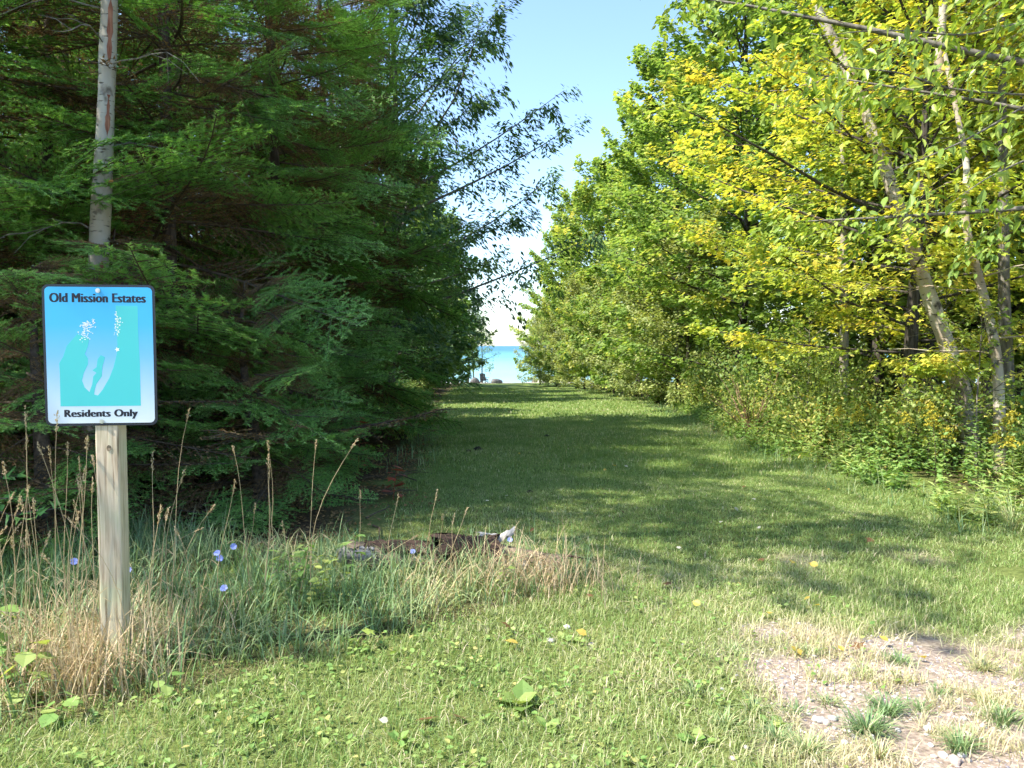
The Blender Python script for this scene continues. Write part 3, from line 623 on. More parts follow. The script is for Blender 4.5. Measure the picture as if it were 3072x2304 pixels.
# ash with hanging leaves close by: trunk stands beyond the frame, its limbs reach in
def ash_tree():
    bx, by = 7.0, 7.0; z0 = gzf(bx, by)
    parts = decid(601, 9.0, 2.9, 4.9, LEAF6, .105, M_ash, M_bark, nl=62, nt=13, nlf=34, tr=.18, bias=(math.pi, .2), flat=.25, droop=.5, tone=(.5, .28), el=(2, 45), shape=.35, wide=.85)
    e = place(parts, 'ash_tree', 'near ash tree whose limbs of large drooping leaves hang over the weeds', 'ash tree', (bx, by, z0))
    b = MB(); b.cards(np.zeros((1, 3)), np.array([[1., 0, -.5]]), np.array([[.3, 0, 1.]]), .10, LEAF6, 0, .6, .85)
    lm = [b.build('leaf', [M_ash])]
    for tn in (.35, .85):
        b = MB(); b.cards(np.zeros((1, 3)), np.array([[1., 0, -.6]]), np.array([[.3, .2, 1.]]), .115, LEAF6, 0, tn, .75); lm.append(b.build('leaf', [M_ash]))
    g = np.random.default_rng(611); n = 0
    limbs = [[(3400, 300, 7.2), (3072, 285, 6.8), (2850, 270, 6.5), (2700, 215, 6.3), (2540, 205, 6.1), (2440, 160, 6.0)],
             [(3400, 120, 7.2), (3072, 60, 6.8), (2900, 110, 6.6), (2700, 90, 6.4), (2560, 95, 6.2), (2460, 110, 6.1)],
             [(3400, 100, 7.2), (3072, 320, 6.6), (2900, 420, 6.3), (2760, 480, 6.1), (2650, 520, 6.0)],
             [(3400, 400, 7.0), (3072, 480, 6.5), (2950, 540, 6.3), (2840, 620, 6.2)]]
    for lp in limbs:
        Q = np.array([[p.x - bx, p.y - by, p.z - z0] for p in (at(*q) for q in lp)])
        t = np.linspace(0, len(Q) - 1, 18); Pt = np.stack([np.interp(t, np.arange(len(Q)), Q[:, k]) for k in range(3)], 1)
        Pt[1:-1] = (Pt[:-2] + 2 * Pt[1:-1] + Pt[2:]) / 4
        Pt = np.vstack([[.0, .0, Pt[0, 2] - .3], Pt])
        m = MB(); m.tube(Pt, np.linspace(.013, .002, 19), 6, wob=.05)
        o = obj('limb', m.build('limb', [M_bark], True), e)
        for k in range(75):
            i = g.integers(6, 19); a = g.uniform(0, 6.28)
            tw = np.array([g.normal(0, .22), g.normal(0, .22), g.normal(-.12, .13)])
            p = Pt[i] + tw
            obj('leaf', lm[g.integers(3)], e, p, (g.normal(0, .6), R(g.uniform(-25, 65)), a), g.uniform(.6, 1.25))
ash_tree()

# ------------------------------------------------------------------ shrubs and saplings along the edges
def shrub_parts(seed, H, W, leaf, lsize, lm, stems=12, nlf=120, tone=(.5, .25), sm=None):
    g = np.random.default_rng(seed); sb, lb = MB(), MB()
    for k in range(stems):
        az = g.uniform(0, 6.28); q = np.linspace(0, 1, 7); ln = g.uniform(.55, 1) ; sp = W * g.uniform(.25, 1)
        P = np.stack([math.cos(az) * sp * q ** 1.3, math.sin(az) * sp * q ** 1.3, H * ln * q - .04], 1) + g.normal(0, .02, (7, 3)) * q[:, None]
        sb.tube(P, np.linspace(.012, .003, 7), 4, cap=False)
        n = nlf; t = g.uniform(.22, 1.04, n) * 6; i0 = np.minimum(t.astype(int), 5)
        o = P[i0] + (P[i0 + 1] - P[i0]) * (t - i0)[:, None] + g.normal(0, 1, (n, 3)) * np.array([.14, .14, .10]) * min(1.2, H)
        d = g.normal(0, 1, (n, 3)) + np.array([0, 0, -.2]); nr = np.array([0, 0, 1.]) + g.normal(0, .6, (n, 3))
        o[:, 2] = np.maximum(o[:, 2], .03)
        lb.cards(o, d, nr, lsize * g.uniform(.6, 1.25, n), leaf, 0, np.clip(tone[0] + g.normal(0, tone[1] * .4) + g.normal(0, tone[1] * .7, n), 0, 1), 1.2)
    return [part('stems', sb.build('stems', [sm or M_twig])), part('foliage', lb.build('foliage', [lm]))]
SH = [shrub_parts(701, 1.9, 1.1, LEAF2, .07, M_bush, 16, 190), shrub_parts(702, 1.2, .8, LEAF2, .07, M_bush, 14, 130, (.6, .25)),
      shrub_parts(703, 1.5, .8, LEAF6, .09, M_green, 12, 120), shrub_parts(704, .8, .6, LEAF2, .06, M_weed, 12, 110, (.6, .3))]
SH_DRY = shrub_parts(705, 1.15, .9, LEAF2, .05, M_bush, 22, 40, (.75, .25), noisy('red_brown_stem', [(.3, (.16, .09, .06)), (.7, (.34, .22, .15))], 20))
place(SH_DRY, 'dogwood_shrub', 'bare-stemmed reddish shrub with few leaves beside the mown lawn', 'shrub', (4.75, 15.2, gzf(4.75, 15.2)), .3, 1.25)
for i, (x, y, k, s) in enumerate([(5.6, 13.8, 0, 1.0), (5.4, 16.8, 0, 1.15), (6.0, 18.6, 2, 1.3), (6.3, 21, 0, 1.2), (5.0, 12.4, 1, 1.0), (6.3, 11.6, 0, .8), (5.6, 10.8, 1, 1.0), (7.4, 11.0, 2, .9),
                                   (7.2, 9.4, 1, .8), (6.3, 24.5, 1, 1.4), (6.2, 26.5, 0, .8), (6.4, 9.0, 2, .6), (5.9, 31, 3, 1.4)]):
    place(SH[k], 'shrub', ('leafy shrub growing among the goldenrod in front of the maples', 'low loose shrub with pale leaves at the sunlit lawn edge', 'broad-leaved green shrub below the maple boughs', 'small low bush at the sunlit lawn edge by the bushy trees')[k],
          'shrub', (x, y, gzf(x, y)), i * 1.3, s, ('goldenrod bed shrubs', 'pale lawn-edge shrubs', 'broad-leaved shrubs', 'low bushes')[k])
for i, (x, y) in enumerate([(10.5, 20.5), (12.5, 24), (14.5, 29), (10.6, 28), (16.5, 22), (13.5, 19.0), (12.0, 34), (15.5, 16.5), (18.5, 19.5), (11.8, 15.4), (9.6, 24.5), (18, 26), (15, 38), (11, 43)]):
    place(SH[2 * (i % 2)], 'understory_shrub', 'tall shady shrub in the wood behind the birches', 'shrub', (x, y, gzf(x, y)), i * 1.9, 1.7, 'shady shrubs in the sunlit wood')
for i, (x, y, k, s) in enumerate([(-2.15, 15.2, 3, 1.1), (-2.2, 16.8, 1, .75), (-2.5, 18.6, 3, 1.2), (-2.75, 21, 1, .8), (-3.2, 24, 3, 1.2), (-3.6, 27, 1, .85), (-4.2, 31, 2, .7), (-4.4, 36, 1, 1.0), (-4.8, 42, 2, .9), (-5.6, 50, 1, 1.2), (-6.0, 60, 2, 1.1)]):
    place(SH[k], 'understory_bush', '%s green bush along the shaded lawn edge counted from the firs to the lake' % ORD[i], 'bush', (x, y, gzf(x, y)), i * 2.1, s, 'bushes along the shaded lawn edge')

# ------------------------------------------------------------------ grass and weeds
def scatter(n, x0, x1, y0, y1, keep):
    x = rng.uniform(x0, x1, n); y = rng.uniform(y0, y1, n); k = keep(x, y) > rng.random(n)
    return x[k], y[k]
def blades(b, x, y, ln, wd, tone, leanm=.7, z=None):
    n = len(x); P = np.stack([x, y, gz(x, y) - .004 if z is None else z], 1)
    a = rng.uniform(0, 6.28, n); le = np.abs(rng.normal(0, leanm, n)).clip(0, 1.35)
    d = np.stack([np.cos(a) * np.sin(le), np.sin(a) * np.sin(le), np.cos(le)], 1)
    w = np.stack([-np.sin(a + rng.normal(0, .6, n)), np.cos(a), np.zeros(n)], 1); w = unit(w) * wd[:, None] * .5
    mid = P + d * ln[:, None] * .55; tip = P + d * ln[:, None] + np.stack([np.cos(a), np.sin(a), -np.ones(n) * .5], 1) * ln[:, None] * .22
    V = np.stack([P - w, P + w, mid + w * .8, mid - w * .8, tip], 1).reshape(-1, 3)
    o = np.arange(n)[:, None] * 5
    b.add(V, o + [0, 1, 2, 3], 0, tone)
    b.f.append((o + [3, 2, 4] + (b.n - len(V)), 0, np.broadcast_to(tone, (n,))))
def blades1(b, x, y, ln, wd, tone, leanm=.7):
    n = len(x); P = np.stack([x, y, gz(x, y) - .004], 1)
    a = rng.uniform(0, 6.28, n); le = np.abs(rng.normal(0, leanm, n)).clip(0, 1.35)
    d = np.stack([np.cos(a) * np.sin(le), np.sin(a) * np.sin(le), np.cos(le)], 1)
    w = unit(np.stack([-np.sin(a), np.cos(a), np.zeros(n)], 1)) * wd[:, None] * .5
    b.add(np.stack([P - w, P + w, P + d * ln[:, None]], 1).reshape(-1, 3), np.arange(3 * n).reshape(-1, 3), 0, tone)
def lawn_keep(x, y):
    k = ((x > edge_l(y) - .35 * vnoise(x, y, .5, 21)) & (x < edge_r(y) + .5)) | (y < 3.2)
    k = k & ~(in_strip(x, y) & (rng.random(len(x)) < .5))
    g = gravel_mask(x, y)
    return k * (1 - .95 * g * (vnoise(x, y, .13, 27) < .62)) * (.75 + .25 * vnoise(x, y, .3, 22)) * (1 - .7 * np.clip((edge_l(y) + .7 - x) / .7, 0, 1) * (y > 5.5))
def lawn_tone(x, y):
    g = gravel_mask(x, y)
    p = vnoise(x, y, 1.6, 23) * .4 + vnoise(x, y, .55, 25) * .3 + vnoise(x, y, .2, 24) * .3
    near = np.clip((6.5 - y) / 3, 0, 1)
    return np.clip(.10 + .62 * p + .10 * near + .25 * np.clip(vnoise(x, y, .6, 3) - .35, 0, 1) * (x > 0) * near + .3 * g + rng.normal(0, .13, len(x)) + (rng.random(len(x)) < .06 + .10 * near) * .4, 0, 1)
def lawn(name, n, x0, x1, y0, y1, ln, wd, lean=.7, simple=False):
    b = MB(); x, y = scatter(n, x0, x1, y0, y1, lawn_keep)
    m = len(x); g = 1 + .5 * gravel_mask(x, y)
    (blades1 if simple else blades)(b, x, y, rng.uniform(*ln, m) * g, rng.uniform(*wd, m), lawn_tone(x, y), lean)
    return tag(obj(name, b.build(name, [M_lawn])), kind='stuff')
tag(lawn('lawn_grass', 125000, -2.6, 3.2, 2.1, 5.2, (.022, .078), (.0026, .0052), .8), 'short mown lawn grass around the bare gravel', 'grass')
tag(lawn('lawn_grass', 110000, -1.6, 4.8, 5.2, 10, (.022, .055), (.004, .008), .8), 'short mown lawn grass between firs and weeds', 'grass')
tag(lawn('lawn_grass', 90000, -2.4, 5.2, 10, 22, (.035, .07), (.012, .022), .7, True), 'short mown lawn grass in tree shade', 'grass')
tag(lawn('lawn_grass', 60000, -6, 8.2, 22, 60, (.05, .09), (.03, .06), .7, True), 'short mown lawn grass down toward the lake', 'grass')

# broad little weeds and clover in the near turf
b = MB(); x, y = scatter(7500, -2.4, 1.9, 2.1, 4.9, lambda x, y: lawn_keep(x, y) * np.clip(1.1 - (x + .6) * .35, .1, 1) * (vnoise(x, y, .25, 31) > .35))
n = len(x); a = rng.uniform(0, 6.28, n)
b.cards(np.stack([x, y, gz(x, y) + rng.uniform(.008, .04, n)], 1), np.stack([np.cos(a), np.sin(a), rng.uniform(-.1, .6, n)], 1), np.array([0, 0, 1.]) + rng.normal(0, .25, (n, 3)),
        rng.uniform(.014, .034, n), LEAF6, 0, np.clip(rng.normal(.5, .2, n), 0, 1), 1.3)
tag(obj('clover_weeds', b.build('clover_weeds', [M_weed])), 'small broad clover leaves mixed into the near turf', 'clover', None, 'stuff')

def ribbons(b, P, az, ln, wd, bend, tone, m=0, seg=4):
    """arching grass leaves"""
    n = len(P); t = np.linspace(0, 1, seg + 1)[None, :, None]
    h = np.stack([np.cos(az), np.sin(az), np.zeros(n)], 1)[:, None]
    L = ln[:, None, None]; B = bend[:, None, None]
    C = P[:, None] + L * (h * (B * t ** 1.7 * .8 + .12 * t) + np.array([0, 0, 1.]) * (t - B * .62 * t ** 2.3) )
    w = np.stack([-np.sin(az), np.cos(az), np.zeros(n)], 1)[:, None] * (wd[:, None, None] * .5) * np.clip(1.05 - t ** 2.2, .04, 1)
    V = np.stack([C - w, C + w], 2).reshape(-1, 3)
    k = np.arange(seg) * 2
    f = np.stack([k, k + 1, k + 3, k + 2], 1)
    Fc = (f[None] + (np.arange(n) * (seg + 1) * 2)[:, None, None]).reshape(-1, 4)
    b.add(V, Fc, m, np.repeat(tone, seg))
def tall(name, label, n, x0, x1, y0, y1, keep, ln, wd, tmean, seg=4):
    b = MB(); x, y = scatter(n, x0, x1, y0, y1, keep); m = len(x)
    P = np.stack([x, y, gz(x, y) - .01], 1); cl = vnoise(x, y, .28, 41); dry = vnoise(x, y, .45, 42)
    ribbons(b, P, rng.uniform(0, 6.28, m), rng.uniform(*ln, m) * (.6 + .8 * cl), rng.uniform(*wd, m), rng.uniform(.1, 1.15, m),
            np.clip(tmean + .75 * (dry - .5) + rng.normal(0, .17, m), 0, 1), 0, seg)
    return tag(obj(name, b.build(name, [M_tall])), label, 'grass', None, 'stuff')
tall('tall_grass', 'unmown arching grass around the sign post and rotten log', 28000, -4.5, .8, 2.2, 6.4,
     lambda x, y: in_strip(x + .2 * (vnoise(x, y, .3, 43) - .5), y + .35 * (vnoise(x, y, .3, 44) - .5)) * (.25 + .75 * (vnoise(x, y, .22, 45) > .35)) * np.where((x > -1.15) & (y > 4.85), .5, 1) * np.clip(1.1 - .7 * np.clip(x + .6, 0, 2), .3, 1), (.11, .38), (.0035, .0085), .37)
tall('tall_grass', 'long grass fringe where the sunny lawn meets the weeds', 11000, 3.6, 7.5, 3.0, 30,
     lambda x, y: (np.abs(x - edge_r(y) - .15) < .5) * 1.0, (.08, .3), (.005, .010), .4, 3)
tall('tall_grass', 'shaggy grass at the foot of the firs', 5000, -4.5, -1.0, 10, 30, lambda x, y: (np.abs(x - edge_l(y) + .25) < .35) * 1.0, (.08, .3), (.006, .012), .3, 3)

# weed bed on the sunny side
def weeds():
    b = MB()
    x, y = scatter(7500, 3.6, 11.5, 3.0, 27, lambda x, y: ((x > edge_r(y) - .1 + .5 * vnoise(x, y, .8, 51)) & (x < edge_r(y) + 4.5)) * (.45 + .55 * (vnoise(x, y, 1.0, 52) > .4)))
    n = len(x); H = rng.uniform(.4, .95, n) * np.clip((x - edge_r(y)) / .8, .5, 1.15) * (.7 + .5 * vnoise(x, y, 1.4, 53))
    z = gz(x, y); tl = np.stack([rng.normal(0, .12, n), rng.normal(0, .12, n), np.ones(n)], 1) * H[:, None]
    P0 = np.stack([x, y, z], 1); w = np.array([.004, .002, 0])
    b.add(np.stack([P0 - w, P0 + w, P0 + tl], 1).reshape(-1, 3), np.arange(3 * n).reshape(-1, 3), 1)
    k = 20; idx = np.repeat(np.arange(n), k); N = len(idx); t = rng.uniform(.08, 1.02, N)
    a = rng.uniform(0, 6.28, N); P = P0[idx] + tl[idx] * t[:, None]
    d = np.stack([np.cos(a), np.sin(a), rng.uniform(-.5, .7, N)], 1)
    kind = vnoise(x, y, .9, 54)
    tn = np.clip(.35 + .45 * (kind[idx] - .3) + rng.normal(0, .15, N) + .1 * t, 0, 1)
    lance = kind[idx] > .45
    nr = np.array([0, 0, 1.]) + rng.normal(0, .35, (N, 3))
    sz = rng.uniform(.06, .13, N) * (1.15 - .6 * t)
    b.cards(P[lance], d[lance], nr[lance], sz[lance] * 1.25, LANCE, 0, tn[lance], 1.3)
    b.cards(P[~lance], d[~lance], nr[~lance], sz[~lance] * .85, LEAF2, 0, tn[~lance], 1.4)
    tag(obj('weed_bed', b.build('weed_bed', [M_weed, M_twig])), 'thick bed of green weeds below the maples and birches', 'weeds', None, 'stuff')
weeds()

# goldenrod
def goldenrod(seed, H):
    g = np.random.default_rng(seed); st, lf, pl = MB(), MB(), MB()
    q = np.linspace(0, 1, 6); P = np.stack([.06 * q ** 2, .03 * np.sin(q * 4), H * q - .03], 1); st.tube(P, np.linspace(.005, .002, 6), 4)
    n = 46; t = g.uniform(.08, .85, n); a = g.uniform(0, 6.28, n)
    o = np.stack([np.interp(t, q, P[:, k]) for k in range(3)], 1)
    lf.cards(o, np.stack([np.cos(a), np.sin(a), g.uniform(-.2, .6, n)], 1), np.array([0, 0, 1.]) + g.normal(0, .2, (n, 3)), .12 * (1.1 - .6 * t), LANCE, 0, g.uniform(.3, .75, n), 1.1)
    n = 260; br = g.integers(0, 9, n); ba = br * 2.4; s = g.uniform(0, 1, n)
    z = H * (.86 + .02 * br) + .07 * s - .09 * s ** 2; r_ = .13 * s * (1 - br * .075)
    o = np.stack([np.cos(ba) * r_ + .06, np.sin(ba) * r_, z], 1) + g.normal(0, .006, (n, 3))
    pl.cards(o, g.normal(0, 1, (n, 3)) + [0, 0, .8], g.normal(0, 1, (n, 3)), .022, LEAF2, 0, g.random(n), 1.6)
    return [part('stem', st.build('stem', [M_twig])), part('leaves', lf.build('leaves', [M_weed])), part('flower_plume', pl.build('flower_plume', [M_gold]))]
GR = [goldenrod(801, .8), goldenrod(802, .95), goldenrod(803, .7)]
gx, gy = [], []
g = np.random.default_rng(55)
for i in range(80):
    y = g.uniform(7.5, 15.5); x = edge_r(y) + g.uniform(.9, 3.6)
    place(GR[i % 3], 'goldenrod', 'goldenrod with a small yellow plume in the sunny weed bed', 'goldenrod', (x, y, gzf(x, y)), g.uniform(0, 6.28), g.uniform(.75, 1.15), 'goldenrod in the weed bed')

# ------------------------------------------------------------------ the sign
def text_mesh(name, body, width, height, m, bold=.0):
    c = bpy.data.curves.new(name, 'FONT'); c.body = body; c.align_x, c.align_y = 'CENTER', 'CENTER'
    c.offset = bold; c.extrude = .004; c.resolution_u = 4; c.space_character = 1.06
    o = bpy.data.objects.new(name, c); col.objects.link(o)
    dg = bpy.context.evaluated_depsgraph_get(); dg.update()
    me = bpy.data.meshes.new_from_object(o.evaluated_get(dg)); bpy.data.objects.remove(o); bpy.data.curves.remove(c)
    v = np.zeros(len(me.vertices) * 3); me.vertices.foreach_get('co', v); v = v.reshape(-1, 3)
    lo, hi = v.min(0), v.max(0); v = v - (lo + hi) / 2
    v[:, 0] *= width / (hi[0] - lo[0]); v[:, 1] *= height / (hi[1] - lo[1]); v[:, 2] *= .0001 / max(hi[2] - lo[2], 1e-6)
    me.vertices.foreach_set('co', v.ravel())
    polys = [list(q.vertices) for q in me.polygons]; V, F_ = [], []
    sh = width / len(body) * .09
    for k, dx in enumerate((-1.5, -.5, .5, 1.5)):
        V += [(a * (1 - 3 * sh / width) + dx * sh, b_, c_ + .00003 * k) for a, b_, c_ in v]; F_ += [[i + k * len(v) for i in q] for q in polys]
    m2 = bpy.data.meshes.new(name); m2.from_pydata(V, [], F_); m2.materials.append(m); bpy.data.meshes.remove(me)
    return m2
def rounded(w, h, r, n=8):
    pts = []
    for cx, cy_, a0 in ((w / 2 - r, h / 2 - r, 0), (-w / 2 + r, h / 2 - r, 90), (-w / 2 + r, -h / 2 + r, 180), (w / 2 - r, -h / 2 + r, 270)):
        for k in range(n + 1):
            a = R(a0 + 90 * k / n); pts.append((cx + r * math.cos(a), cy_ + r * math.sin(a)))
    return pts
def slab(name, pts, z0, z1, m):
    bm = bmesh.new()
    f = bm.faces.new([bm.verts.new((x, y, z0)) for x, y in pts])
    ex = bmesh.ops.extrude_face_region(bm, geom=[f]); bmesh.ops.translate(bm, verts=[v for v in ex['geom'] if isinstance(v, bmesh.types.BMVert)], vec=(0, 0, z1 - z0))
    bmesh.ops.recalc_face_normals(bm, faces=bm.faces)
    me = bpy.data.meshes.new(name); bm.to_mesh(me); bm.free(); me.materials.append(m); return me
def build_sign():
    D = 3.34; W, H = .462, .612
    c = at(301, 1066, D); rz = R(7)
    px_, py_ = c.x, c.y
    z0 = gzf(px_, py_)
    e = tag(empty('resident_sign', (px_, py_, z0), rz), 'blue residents-only sign with a map on a wooden post in tall grass', 'sign')
    m, nt, nd, lk, p = mat('post_wood')
    tc = nd.new('ShaderNodeTexCoord'); mp = nd.new('ShaderNodeMapping'); mp.inputs['Scale'].default_value = (1, 1, .055); lk.new(tc.outputs['Object'], mp.inputs[0])
    kn = nd.new('ShaderNodeTexNoise'); kn.inputs['Scale'].default_value = 62; kn.inputs['Detail'].default_value = 5; kn.inputs['Distortion'].default_value = .5; lk.new(mp.outputs[0], kn.inputs['Vector'])
    r = ramp(nd, [(.28, (.20, .15, .10)), (.40, (.46, .38, .29)), (.55, (.62, .54, .43)), (.72, (.54, .49, .37))]); lk.new(kn.outputs[0], r.inputs[0])
    n2 = nd.new('ShaderNodeTexNoise'); n2.inputs['Scale'].default_value = 4; n2.inputs['Detail'].default_value = 3; lk.new(tc.outputs['Object'], n2.inputs['Vector'])
    r2 = ramp(nd, [(.35, (.86, .94, .78)), (.55, (1.02, .95, .88)), (.8, (.80, .70, .64))]); lk.new(n2.outputs[0], r2.inputs[0])
    mx = nd.new('ShaderNodeMixRGB'); mx.blend_type = 'MULTIPLY'; mx.inputs[0].default_value = 1; lk.new(r.outputs[0], mx.inputs[1]); lk.new(r2.outputs[0], mx.inputs[2])
    lk.new(mx.outputs[0], p.inputs['Base Color']); p.inputs['Roughness'].default_value = .85; p.inputs['Specular IOR Level'].default_value = .2
    bp = nd.new('ShaderNodeBump'); bp.inputs['Strength'].default_value = .35; bp.inputs['Distance'].default_value = .004; lk.new(kn.outputs[0], bp.inputs['Height']); lk.new(bp.outputs[0], p.inputs['Normal'])
    pw = .098
    pz = c.z - z0
    me = slab('post', rounded(pw, pw, .007, 3), -.3, pz + H / 2 - .05, m)
    obj('post', me, e, (.016, pw / 2 + .004, 0))
    km = noisy('knot_wood', [(.3, (.10, .07, .045)), (.7, (.30, .24, .17))], 60)
    kb = slab('knot', [(math.cos(a) * .009 , math.sin(a) * .014) for a in np.linspace(0, 6.283, 14, endpoint=False)], 0, .002, km)
    obj('knot', kb, e, (.024, .0035, pz - H / 2 - .10), (math.pi / 2, 0, 0))
    border = plain('black_border', (.018, .022, .035), .35)
    alu = plain('zinc_bolt', (.62, .62, .60), .35, .9)
    fm, nt, nd, lk, p = mat('sign_face_print')
    tc = nd.new('ShaderNodeTexCoord'); sx = nd.new('ShaderNodeSeparateXYZ'); lk.new(tc.outputs['Object'], sx.inputs[0])
    mr = nd.new('ShaderNodeMapRange'); mr.inputs[1].default_value = -H / 2; mr.inputs[2].default_value = H / 2; lk.new(sx.outputs['Y'], mr.inputs[0])
    r = ramp(nd, [(.03, (.60, .66, .72)), (.25, (.38, .55, .74)), (.5, (.15, .44, .74)), (.72, (.05, .41, .74)), (1, (.035, .39, .74))]); lk.new(mr.outputs[0], r.inputs[0])
    lk.new(r.outputs[0], p.inputs['Base Color']); p.inputs['Roughness'].default_value = .38
    teal = plain('map_land_teal', (.065, .50, .52), .38); white = plain('map_white', (.8, .82, .78), .4); ink = plain('letter_ink', (.008, .008, .02), .4)
    rot = (math.pi / 2, 0, 0); base = (0, 0, pz)
    obj('panel', slab('panel', rounded(W, H, .028), -.003, 0, border), e, base, rot)
    def at_(o, y): o.location = (0, -y, pz); return o
    face = at_(obj('face', slab('face', rounded(W - .022, H - .022, .02), 0, .0006, fm), e, base, rot), .0002)
    def uv(X, Y):
        v = (Y - 115) / 1395; u = (X - (125 + 42 * v)) / 1057
        return ((u - .5) * W, (.5 - v) * H)
    land = [(460, 600), (400, 670), (360, 720), (330, 820), (292, 890), (298, 1000), (305, 1315), (1062, 1315), (1050, 900), (1035, 640), (1025, 325), (815, 320), (820, 480), (830, 620), (835, 700), (830, 800),
            (800, 930), (760, 1040), (700, 1150), (655, 1210), (620, 1200), (625, 1150), (640, 1095), (690, 1020), (695, 930), (720, 830), (680, 810), (650, 850), (640, 930), (600, 960), (640, 985), (610, 1020),
            (600, 1100), (575, 1175), (530, 1130), (505, 1060), (520, 990), (560, 900), (560, 840), (530, 800), (560, 720), (570, 650)]
    at_(obj('map_land', slab('map_land', [uv(*q) for q in land], 0, .00012, teal), e, base, rot), .0009)
    g = np.random.default_rng(5); sp = MB()
    pts = [(g.normal(550, 32), g.normal(520, 22)) for _ in range(60)] + [(g.normal(605, 8), g.normal(475, 14)) for _ in range(14)] + [(g.normal(530, 26), g.normal(600, 30)) for _ in range(40)] \
        + [(g.normal(840, 20), g.uniform(440, 620)) for _ in range(46)] + [(g.normal(822, 6), g.uniform(365, 440)) for _ in range(12)]
    for q in pts:
        u, v = uv(*q); s_ = g.uniform(.0012, .0024); sp.add([(u - s_, v - s_, 0), (u + s_, v - s_, 0), (u + s_, v + s_, 0), (u - s_, v + s_, 0)], [[0, 1, 2, 3]])
    at_(obj('map_speckle', sp.build('map_speckle', [white]), e, base, rot), .0012)
    u0, v0 = uv(835, 755)
    st = [(u0 + (.011 if k % 2 else .005) * math.cos(k * math.pi / 5), v0 + (.011 if k % 2 else .005) * math.sin(k * math.pi / 5)) for k in range(10)]
    at_(obj('map_star', slab('map_star', st, 0, .00012, white), e, base, rot), .0012)
    for nm, X, Y, w, h in (('Old Mission Estates', 649, 246, 905 / 1057 * W, .040), ('Residents Only', 688, 1397, 695 / 1057 * W, .042)):
        u, v = uv(X, Y); o = obj('lettering', text_mesh('lettering', nm, w, h, ink), e, (u, -.00098, pz + v), rot)
    for X, Y in ((650, 175), (695, 1468)):
        u, v = uv(X, Y)
        bm = bmesh.new(); bmesh.ops.create_cone(bm, segments=6, radius1=.0072, radius2=.0064, depth=.006, cap_ends=True); bmesh.ops.create_cone(bm, segments=20, radius1=.0098, radius2=.0098, depth=.0018, cap_ends=True)
        bme = bpy.data.meshes.new('bolt'); bm.to_mesh(bme); bm.free(); bme.materials.append(alu)
        obj('bolt', bme, e, (u, -.0035, pz + v), rot)
build_sign()

